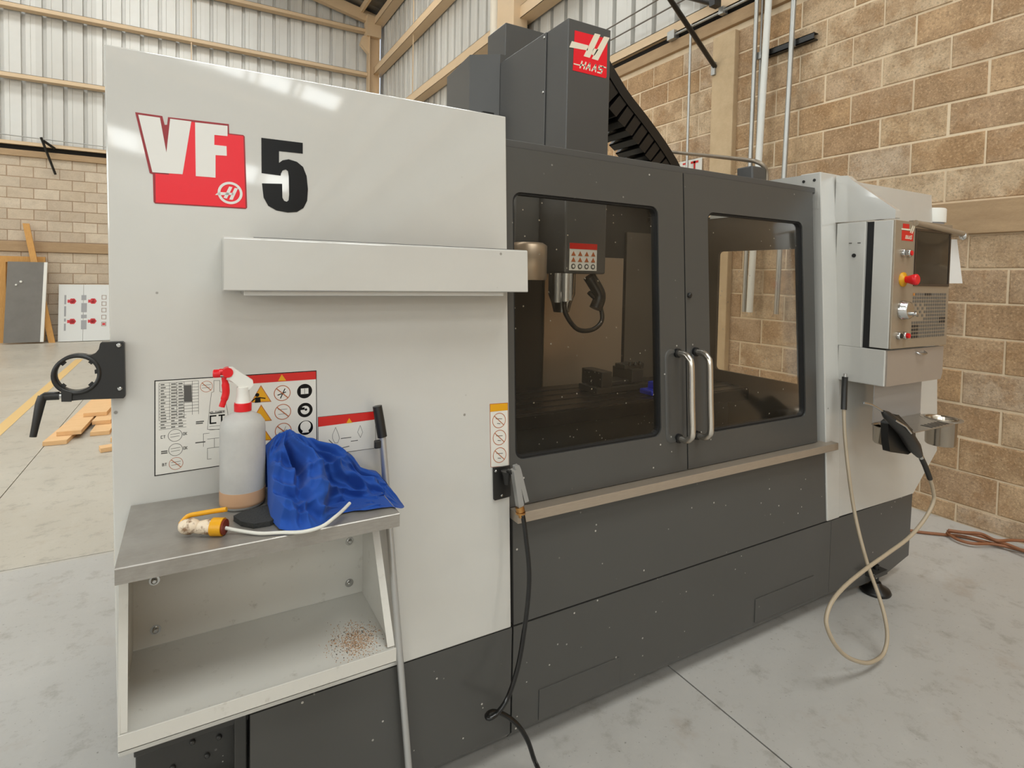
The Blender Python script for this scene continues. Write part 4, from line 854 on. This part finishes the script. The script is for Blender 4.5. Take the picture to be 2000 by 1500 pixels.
for i in range(3):
    x, z = D['s1_circ'][i]; ring(s_, x, z, .0172, .0190, TD, .0010, 5); strokes(s_, [(x-.013, z+.012, x+.013, z-.012)], TD, .0012, .0014, .0022, 5)
    strokes(s_, [(x-.004, z-.012, x+.006, z+.010), (x-.010, z-.004, x+.008, z+.002)] if i != 1 else [(x-.010, z+.006, x+.010, z+.006), (x-.010, z-.005, x+.008, z-.005)], TD, .0009, .0011, .0022 if i == 0 else .0009, 1 if i == 0 else 4)
    x, z = D['s1_circ'][3+i]; disc(s_, x, z, .0178, TD, .0010, 1)
    if i == 0: s_.prism([(x-.009, z-.007), (x+.009, z-.007), (x+.009, z+.007), (x-.009, z+.007)], TD, .0010, .0012, 0); strokes(s_, [(x, z-.006, x, z+.006)], TD, .0012, .0013, .001, 1)
    elif i == 1: disc(s_, x, z, .0105, TD, .0012, 0); s_.prism([(x-.013, z+.001), (x-.001, z+.001), (x-.001, z+.007), (x-.013, z+.007)], TD, .0012, .0014, 1); disc(s_, x+.002, z+.001, .003, TD, .0014, 1)
    else: disc(s_, x, z+.004, .0125, TD, .0012, 0); s_.prism([(x-.008, z-.012), (x+.008, z-.012), (x+.004, z+.002), (x-.004, z+.002)], TD, .0012, .0014, 0)
for i, (q, mi) in enumerate(((6, 5), (7, 4), (8, 4), (9, 5))):
    x, z = D['s1_circ'][q]; r_ = (.0118, .0128) if i == 0 else (.0128, .0138); ring(s_, x, z, r_[0], r_[1], TD, .0010, mi, 24)
    if mi == 5: strokes(s_, [(x-.009, z+.009, x+.009, z-.009)], TD, .0010, .0012, .0014, 5)
    strokes(s_, [(x-.009, z+.003, x+.009, z+.004), (x-.009, z-.003, x+.008, z-.002)], TD, .0009, .0011, .0008, 4)
P(s_, 'safety_sticker', [STICK, INK, HREDM, YEL, INKG, ORNG])
s_ = MB(); s_.prism([(.2735, .9935), (.4190, .9935), (.4190, 1.0905), (.2735, 1.0905)], TD, .0001, .0005, 1)
s_.prism([(.2742, .9945), (.4182, .9945), (.4182, 1.0898), (.2742, 1.0898)], TD, .0005, .0008, 0); s_.prism([(.2742, 1.066), (.4182, 1.069), (.4182, 1.0898), (.2742, 1.0898)], TD, .0008, .0011, 2)
s_.prism(D['s2_hdrtri'], TD, .0011, .0014, 3)
for k_ in ('s2_t1', 's2_t2'):
    q = D[k_]; strokes(s_, [(q[i][0], q[i][1], q[(i+1) % len(q)][0], q[(i+1) % len(q)][1]) for i in range(len(q))], TD, .0008, .0010, .0009, 4)
strokes(s_, [(.330, 1.030, .355, 1.030), (.355, 1.020, .372, 1.020), (.333, 1.006, .350, 1.008), (.30, 1.03, .309, 1.02)], TD, .0008, .0010, .0018, 4)
P(s_, 'safety_sticker', [STICK, INK, HREDM, YEL, INKG])
s_ = MB(); s_.prism([(.7585, .893), (.8185, .888), (.8185, 1.0755), (.7575, 1.0775)], TD, .0001, .0005, 2)
s_.prism([(.7595, .894), (.8175, .889), (.8170, 1.0532), (.7590, 1.0540)], TD, .0005, .0008, 0); s_.prism([(.7590, 1.0545), (.8170, 1.0535), (.8165, 1.0742), (.7590, 1.0758)], TD, .0005, .0010, 1)
for (x, z) in D['s3_c']:
    ring(s_, x, z, .0205, .0225, TD, .0010, 2); strokes(s_, [(x-.016, z+.015, x+.016, z-.015)], TD, .0010, .0012, .0022, 2); strokes(s_, [(x-.010, z+.006, x+.010, z+.004), (x-.006, z-.008, x+.004, z-.010)], TD, .0008, .0010, .0018, 3)
P(s_, 'safety_sticker', [STICK, YEL, ORNG, INKG])
# --- black ring holder at the panel's left edge
TR = lambda u_, v, t_: F(u_, t_, v)
rg = P(MB().prism(D['ring_body'], TR, .004, .022), 'ring_holder', BLACK, bev=.002, lab='black clamp ring holder with a swivel lever')
k_ = 40; rm = MB(); cx, cz = -.2065, 1.2325; r0, r1 = .0345, .0415
rm.add([F(cx+r*math.cos(2*math.pi*i/k_), w_, cz+r*math.sin(2*math.pi*i/k_)) for w_ in (-.002, .024) for r in (r0, r1) for i in range(k_)],
   [(i+k_, (i+1) % k_+k_, (i+1) % k_, i) for i in range(k_)] + [(2*k_+i, 2*k_+(i+1) % k_, 3*k_+(i+1) % k_, 3*k_+i) for i in range(k_)] +
   [(i, (i+1) % k_, 2*k_+(i+1) % k_, 2*k_+i) for i in range(k_)] + [(k_+i, 3*k_+i, 3*k_+(i+1) % k_, k_+(i+1) % k_) for i in range(k_)], 0, True)
P(rm, 'ring', BLACK, rg)
for an in (45, 135, 225, 315, 5): 
    a = math.radians(an); P(MB().box(-.005, .005, .0, .010, -.004, .004, T=lambda x, y, z: F(cx+(.0325+x*.6)*math.cos(a)-z*math.sin(a), .006+y, cz+(.0325+x*.6)*math.sin(a)+z*math.cos(a))), 'ring_tab', BLACK, rg)
P(MB().prism(D['ring_nub'], TR, .0, .026), 'clamp_block', BLACK, rg, .002)
P(MB().tube([F(-.231, .012, 1.190), F(-.245, .012, 1.191)], .006, 12), 'clamp_screw', CHROME, rg)
P(MB().tube([F(-.236, .012, 1.190), F(-.2585, .013, 1.191), F(-.2635, .014, 1.188)], [.0085, .0085, .007], 12).tube([F(-.262, .014, 1.192), F(-.2655, .016, 1.178), F(-.2725, .018, 1.135), F(-.2760, .019, 1.113)], [.008, .0085, .0065, .006], 12), 'lever', BLACK, rg)
for (x, z) in D['ring_screw']: P(MB().lathe(F(x, .022, z), [(.0050, 0), (.0050, .002), (.003, .0035)], 16, axis='y'), 'screw', CHROME, rg)
# --- air gun holster on the panel
hg = P(MB().prism([(.7645, .8915), (.8215, .8905), (.8225, .802), (.8170, .799), (.768, .7965), (.7655, .80)], TR, .001, .006), 'gun_holster', BLACK, bev=.001)
P(MB().lathe(F(.799, .024, .845), [(.009, 0), (.012, .02), (.0185, .040)], 20), 'holster_socket', BLACK, hg)
for (x, z) in ((.7720, .8815), (.7915, .8075)): P(MB().lathe(F(x, .006, z), [(.0045, 0), (.0045, .002), (.0025, .0035)], 14, axis='y'), 'screw', CHROME, hg)
# --- side work table with tool tray
wt = P(MB().box(-.1115, .3815, 1.1455, 1.438, .9385, .942), 'work_table', TABLE, lab='worn stainless work table on the front panel')
P(MB().prism([(1.1455, .942), (1.1435, .9415), (1.142, .940), (1.142, .913), (1.1455, .913)], lambda u_, v, t_: (t_, u_, v), -.115, .385), 'front_edge', TABLE, wt)
P(MB().box(-.115, -.1116, 1.1456, 1.438, .925, .942), 'end_edge', TABLE, wt); P(MB().box(.3816, .385, 1.1456, 1.438, .925, .942), 'end_edge', TABLE, wt)
for x in (-.085, .345):
    P(MB().prism([(1.165, .937), (1.425, .937), (1.425, .90), (1.18, .912)], lambda u_, v, t_: (t_, u_, v), x, x+.022), 'table_bracket', BLACK, wt)
ty = P(MB().box(-.112, .386, 1.165, 1.42, .627, .6305), 'tool_tray', WHITEG, lab='white open tray beneath the steel table')
P(MB().box(-.112, .386, 1.422, 1.430, .630, .90), 'back_plate', WHITEG, ty, .001)
P(MB().box(-.114, .388, 1.162, 1.1655, .603, .634).box(-.114, .388, 1.162, 1.23, .603, .606), 'front_lip', WHITEG, ty, .001)
for xx, y0 in ((-.114, 1.165), (.384, 1.165)):
    xi = xx + (.003 if xx < 0 else -.003)
    P(MB().prism([(1.425, .630), (1.425, .90), (1.345, .90), (1.175, .634)] if xx > 0 else [(1.425, .630), (1.425, .91), (1.20, .91), (1.165, .634)], lambda u_, v, t_: (t_, u_, v), xx, xi), 'end_plate', WHITEG, ty)
    P(MB().add([(xx if xx < 0 else xi-.010, (1.197 if xx < 0 else 1.342), .91), (xx+.014 if xx < 0 else xx+.003, (1.197 if xx < 0 else 1.342), .91), (xx+.014 if xx < 0 else xx+.003, 1.166 if xx < 0 else 1.172, .634), (xx if xx < 0 else xi-.010, 1.166 if xx < 0 else 1.172, .634)] , [(0, 3, 2, 1)]), 'end_flange', WHITEG, ty)
for (x, z) in ((-.072, .775), (-.070, .665), (.348, .770), (.348, .662)):
    bo = P(MB().lathe((x, 1.422, z), [(.0105, 0), (.0105, .0008)], 20, axis='y').lathe((x, 1.4212, z), [(.0062, 0), (.0062, .004), (.0035, .006)], 16, axis='y'), 'bolt', CHROME, ty)
st = MB(); r5 = random.Random(11)   # dried swarf and sand spilt in the tray corner
for i in range(1500):
    a, r_ = r5.uniform(0, 6.28), r5.gauss(0, 1); x, y = .318+.026*r5.gauss(0, 1), 1.235+.03*r5.gauss(0, 1)
    if not (-.1 < x < .38 and 1.17 < y < 1.41): continue
    s3 = r5.uniform(.0003, .0009); st.box(x-s3, x+s3, y-s3, y+s3, .6306, .6306+s3, 0 if r5.random() < .75 else 1)
tag(P(st, 'swarf', [mat('rusty_swarf', (190, 150, 112), .9), mat('dark_swarf', (88, 76, 64), .9)], ty), kind='stuff')

# ================================================================== loose things
vz = thing('machine_vise', (1.72, 2.02, .9365), 'dark machine vise bolted to the table behind the left window', 'vise')
MB().box(1.56, 1.88, 1.96, 2.10, .9365, .965).box(1.58, 1.64, 1.955, 2.105, .965, 1.035).box(1.64, 1.80, 1.98, 2.08, .965, .985).build('vise_body', CAST, vz, bevel=.004)
MB().box(1.76, 1.83, 1.96, 2.10, .972, 1.035).box(1.74, 1.86, 1.99, 2.06, 1.03, 1.055).build('jaw', CAST, vz, bevel=.004)
for x in (1.77, 1.80, 1.83): MB().lathe((x, 1.985, 1.05), [(.010, 0), (.010, .012), (.006, .016)], 6).build('bolt', BLACK, vz)
t = thing('blue_fixture', (1.86, 1.87, .9365), 'bright blue clamping fixture on the table at the left window edge', 'fixture')
MB().box(1.76, 1.95, 1.83, 1.91, .9365, .960).build('base_plate', BLUEP, t, bevel=.006)
MB().box(1.80, 1.845, 1.85, 1.90, .960, .99).lathe((1.86, 1.87, .96), [(.018, 0), (.014, .02)], 14).build('clamp', BLUEP, t, bevel=.004)
# spray bottle
BX, BY, BZ = D['bottle']
sb = thing('spray_bottle', (BX, BY, BZ), 'tall frosted spray bottle with red and white trigger on the steel table', 'bottle')
MB().lathe((BX, BY, BZ), [(.038, 0), (.0445, .005), (.0455, .012), (.0455, .020)], 36).lathe((BX, BY, BZ+.020), [(.0455, 0), (.0455, .148), (.0440, .162), (.036, .174), (.022, .182), (.0165, .186), (.0165, .196)], 36).build('bottle_body', BOT, sb)
MB().lathe((BX, BY, BZ+.0045), [(.0380, 0), (.0459, .004), (.0461, .010), (.0461, .034)], 36).build('liquid', LIQ, sb)
MB().lathe((BX, BY, BZ+.207), [(.0175, 0), (.0178, .014), (.0170, .018)], 28).build('collar', REDP, sb)
for i in range(0, 20):
    pass
MB().lathe((BX, BY, BZ+.225), [(.0155, 0), (.0145, .004), (.0125, .020), (.013, .034)], 24).build('neck', WHP, sb)
TS = lambda u_, v, t_: (BX+u_, BY+t_, BZ+v)
MB().prism([(.014, .255), (.020, .262), (.019, .272), (-.020, .303), (-.029, .303), (-.036, .296), (-.036, .288), (-.010, .262), (-.008, .250), (.008, .250)], TS, -.0085, .0085).build('trigger_head', WHP, sb, bevel=.0025)
MB().tube([TS(.010, .264, 0), TS(-.030, .284, 0)], .0085, 14).build('pump_barrel', WHP, sb)
MB().lathe(TS(-.044, .291, 0), [(.009, -.0), (.009, .012), (.006, .014)], 16, axis='x').tube([TS(-.030, .293, -.011), TS(-.030, .293, .011)], .0105, 16).tube([TS(-.046, .294, 0), TS(-.030, .293, 0)], .007, 12).build('nozzle', REDP, sb)
MB().tube(smooth([TS(-.036, .283, 0), TS(-.034, .266, 0), TS(-.033, .248, 0), TS(-.037, .232, 0), TS(-.041, .219, 0)], 4), [.006]*4+[.0075]*8+[.006]*5, 12).build('trigger', REDP, sb)
# yellow trigger head lying down, with its dip tube
tg = thing('sprayer_head', (.02, 1.21, .942), 'stained yellow and cream sprayer head lying on the steel table', 'sprayer')
z0 = .942
MB().tube(smooth([(-.020, 1.232, z0+.014), (-.012, 1.228, z0+.017), (.002, 1.222, z0+.018), (.010, 1.219, z0+.015), (.020, 1.213, z0+.0165), (.036, 1.205, z0+.0165)], 4), [.008, .010, .012, .0135, .014, .015, .015, .015, .014, .013, .012, .0115, .0115, .012, .0125, .013, .0135, .0140, .0142, .0142, .0142], 16).build('head_body', DIRTYP, tg)
MB().cyl((.0335, 1.2065, z0+.0165), (.052, 1.197, z0+.0165), .0170, 20).build('collar', YELP, tg)
MB().cyl((.050, 1.198, z0+.0165), (.0555, 1.195, z0+.0165), .0145, 20).build('neck_ring', BROWNP, tg)
MB().tube(smooth([(-.020, 1.242, z0+.018), (-.008, 1.243, z0+.031), (.010, 1.234, z0+.036), (.034, 1.224, z0+.040), (.058, 1.212, z0+.044)], 4), [.005]*6+[.0052]*11, 8, flat=.8).build('trigger', YELP, tg)
tb2 = MB().tube(smooth([(.055, 1.196, z0+.014), (.085, 1.184, z0+.006), (.115, 1.162, z0+.0045), (.150, 1.1485, z0+.0045), (.186, 1.1300, z0+.006), (.2190, 1.1155, z0+.0155), (.2465, 1.126, z0+.025), (.266, 1.146, z0+.027), (.285, 1.168, z0+.030)], 6), .0036, 10)
tb2.build('dip_tube', mat('dip_tube_plastic', (218, 216, 206), .4), tg)
o = MB().prism([(.072, 1.258), (.088, 1.272), (.112, 1.282), (.150, 1.29), (.165, 1.22), (.135, 1.198), (.105, 1.200), (.085, 1.222)], lambda u_, v, t_: (u_, v, t_), .9422, .9525).build('scouring_pad', PAD, bevel=.003)
tag(o, 'dark grey scouring pad half under the blue cloth', 'pad')
# blue cloth heap
bk = [Vector(p) for p in D['cloth_back']]; ft_ = [Vector(p) for p in D['cloth_front']]
def along(P_, t):
    q = t*(len(P_)-1); i = min(int(q), len(P_)-2); return P_[i].lerp(P_[i+1], q-i)
from mathutils import noise as mn
NU, NV = 150, 130
vs = []
for j in range(NV+1):
    v = j/NV
    for i in range(NU+1):
        u = i/NU
        a = along(bk, u); b = along(ft_, u)
        if u > .80: b = b + Vector((0, 0, -.0))
        # drape from the ridge at the back to the hem on the table
        hgt = max(0, a.z-.945)
        prof = (1-v)**1.25 if a.z > .945 else (1-v)
        z = .945 + (a.z-.945)*prof
        y = a.y + (b.y-a.y)*(v**.92); x = a.x + (b.x-a.x)*v
        belly = math.sin(math.pi*v)*hgt*.42*(1 if u < .8 else .6)
        p = Vector((x, y-belly*.35, z+belly*.55))
        # folds radiate from the peak and sweep down to the hem, with smaller creases across them
        du, dv = u-.16, v+.10; ra = math.hypot(du*1.25, dv); an_ = math.atan2(du*1.25, dv)
        wv = mn.noise(Vector((ra*2.2, an_*1.3, 3.3)))*.55; w2 = mn.noise(Vector((u*3, v*3, 6.1)))
        f1 = mn.noise(Vector((an_*3.0+wv*2.2, ra*1.5, 1.7)))
        f2 = 1-abs(mn.noise(Vector((an_*4.6+wv*3, ra*2.0+w2*.4, 4.1))))*2.6
        f3 = 1-abs(mn.noise(Vector((u*3.4+w2*1.2, v*7.5+wv*2, 7.7))))*2.8
        f4 = mn.noise(Vector((an_*15+wv*6, ra*6, 9.9)))
        edge = min(1, min(u, 1-u)*8+.05)*min(1, (1-v)*5+.12)*min(1, v*6+.15)
        amp = (.056*f1+.024*max(-.7, f2)+.017*max(-.6, f3)+.005*f4-.018)*edge*(1 if u < .82 else .45)
        nrm = Vector((.1, -.72, .62)); nrm.normalize()
        p += nrm*amp
        if p.x < .383: p.z = max(p.z, .9425+.0025*abs(r1)+.001)
        p.y = min(p.y, 1.435)
        vs.append(tuple(p))
n1 = NU+1
cb = MB().add(vs, [(j*n1+i, j*n1+i+1, (j+1)*n1+i+1, (j+1)*n1+i) for j in range(NV) for i in range(NU)], 0, True)
# rear side of the heap falls back to the table
rear = []
for j in range(13):
    for i in range(NU+1):
        a = Vector(vs[i]); t_ = j/12; yb = min(1.43, a.y+.055*math.sin(t_*1.57)); zb = a.z + (min(a.z, .944)-a.z)*t_**1.5
        rear.append((a.x+.004*mn.noise(Vector((i*.07, j*.4, 2))), yb+.003*mn.noise(Vector((i*.1, j*.3, 5)))*(j > 0), zb))
cb.add(rear, [(j*n1+i, (j+1)*n1+i, (j+1)*n1+i+1, j*n1+i+1) for j in range(12) for i in range(NU)], 0, True)
co = cb.build('cloth', CLOTH, loc=(.27, 1.27, .9435)); tag(co, 'crumpled royal blue cloth heaped on the steel table beside the bottle', 'cloth')
# pole leaning on the machine
t = thing('telescopic_pole', (.505, 1.395, 0), 'aluminium pole with black grip leaning beside the steel table', 'pole')
pa, pb_ = Vector((.4135, 1.4155, 1.1119)), Vector((.4255, 1.4085, 1.0320))
pe = Vector((.5005, 1.385, .135)); dd = (pe-pb_).normalized(); pf = pb_+dd*((.003-pb_.z)/dd.z)
MB().cyl(tuple(pb_+(pb_-pe).normalized()*.01), tuple(pf), .0092, 18).build('tube', ALU, t)
MB().tube([tuple(pa), tuple(pa.lerp(pb_, .5)), tuple(pb_)], [.0118, .0125, .0122], 20).build('grip', BLACK, t)
MB().box(.404, .421, 1.400, 1.412, 1.005, 1.026).build('clip', BLACK, t, bevel=.003)
# black air hose with grey blow gun
t = thing('blow_gun', (.82, 1.35, .76), 'grey cast blow gun with black hose hanging at the panel edge', 'air gun')
TG = lambda u_, v, t_: (u_, 1.372+t_, v)
MB().prism([(.792, .900), (.803, .903), (.822, .830), (.829, .797), (.822, .785), (.813, .787)], TG, -.010, .010).build('grip', GREYCAST, t, bevel=.004)
MB().prism([(.798, .912), (.812, .914), (.818, .902), (.8475, .802), (.834, .800), (.822, .838), (.806, .884), (.799, .895)], TG, -.007, .007).build('lever', GREYCAST, t, bevel=.003)
MB().tube([(.796, 1.376, .893), (.798, 1.40, .888), (.799, 1.43, .86)], [.007, .006, .005], 12).build('nozzle', BLACK, t)
MB().cyl((.8185, 1.37, .790), (.8215, 1.368, .776), .0135, 8).cyl((.8215, 1.368, .778), (.8235, 1.366, .760), .0085, 12).lathe((.8213, 1.368, .770), [(.0145, 0), (.0145, .005)], 16).build('fitting', BRASS, t)
hs = [tuple(Vector(p)+Vector((0, .0, 0))) for p in D['hose1']]
MB().tube(smooth([(.8235, 1.366, .768)]+hs+[(.872, 1.335, .030), (.878, 1.315, .009), (.865, 1.24, .009), (.80, 1.10, .009), (.62, .98, .009), (.30, .95, .009)], 6), .0068, 12).build('hose', mat('black_pvc_hose', (18, 17, 16), .18), t)
# second air gun in its pouch
t = thing('coolant_gun', (2.5, 1.155, .75), 'black spray gun with pale braided hose hung below the console', 'air gun')
G2 = D['gun2']; pg = lambda i: Vector(G2[i])
MB().tube(smooth([pg(0), pg(1), pg(2), pg(3)], 5), .0045, 8).build('nozzle', CHROME, t)
MB().tube([pg(3), Vector((2.325, 1.15, .948)), Vector((2.36, 1.145, .925)), Vector((2.44, 1.14, .875)), Vector((2.53, 1.145, .80)), Vector((2.60, 1.155, .752))], [.007, .016, .020, .026, .026, .014], 14).build('gun_body', BLACK, t)
MB().tube([(2.345, 1.128, .930), (2.40, 1.116, .902), (2.435, 1.112, .872)], .004, 8).build('trigger', CHROME, t)
MB().cyl((2.60, 1.155, .756), (2.618, 1.155, .738), .011, 12).build('swivel', CHROME, t)
MB().tube([(2.612, 1.155, .745), (2.655, 1.155, .697), (2.70, 1.155, .636)], .0105, 12).build('strain_relief', BLACK, t)
H2 = D['hose2'][::-1][3:]
MB().tube(smooth([(2.695, 1.155, .642)]+H2[0:-2], 6), .0072, 12).build('hose', HOSE, t)
MB().tube([D['hose2'][2], D['hose2'][1], (D['hose2'][0][0], D['hose2'][0][1], 1.046)], .012, 12).build('strain_relief', BLACK, t)
MB().cyl((D['hose2'][0][0], D['hose2'][0][1], 1.04), (D['hose2'][0][0]+.0, D['hose2'][0][1], 1.06), .008, 12).build('hose_fitting', CHROME, t)
t = thing('gun_pouch', (2.47, 1.19, .78), 'black pouch holding the spray gun on the cup rack', 'holder')
MB().prism([(2.385, .905), (2.46, .93), (2.60, .84), (2.615, .77), (2.55, .755), (2.41, .785), (2.392, .84)], lambda u_, v, t_: (u_, t_, v), 1.172, 1.20).build('pouch', BLACK, t, bevel=.006)
MB().prism([(2.47, .86), (2.66, .85), (2.665, .80), (2.64, .76), (2.58, .75)], lambda u_, v, t_: (u_, t_, v), 1.205, 1.209).build('back_plate', STEEL, t)
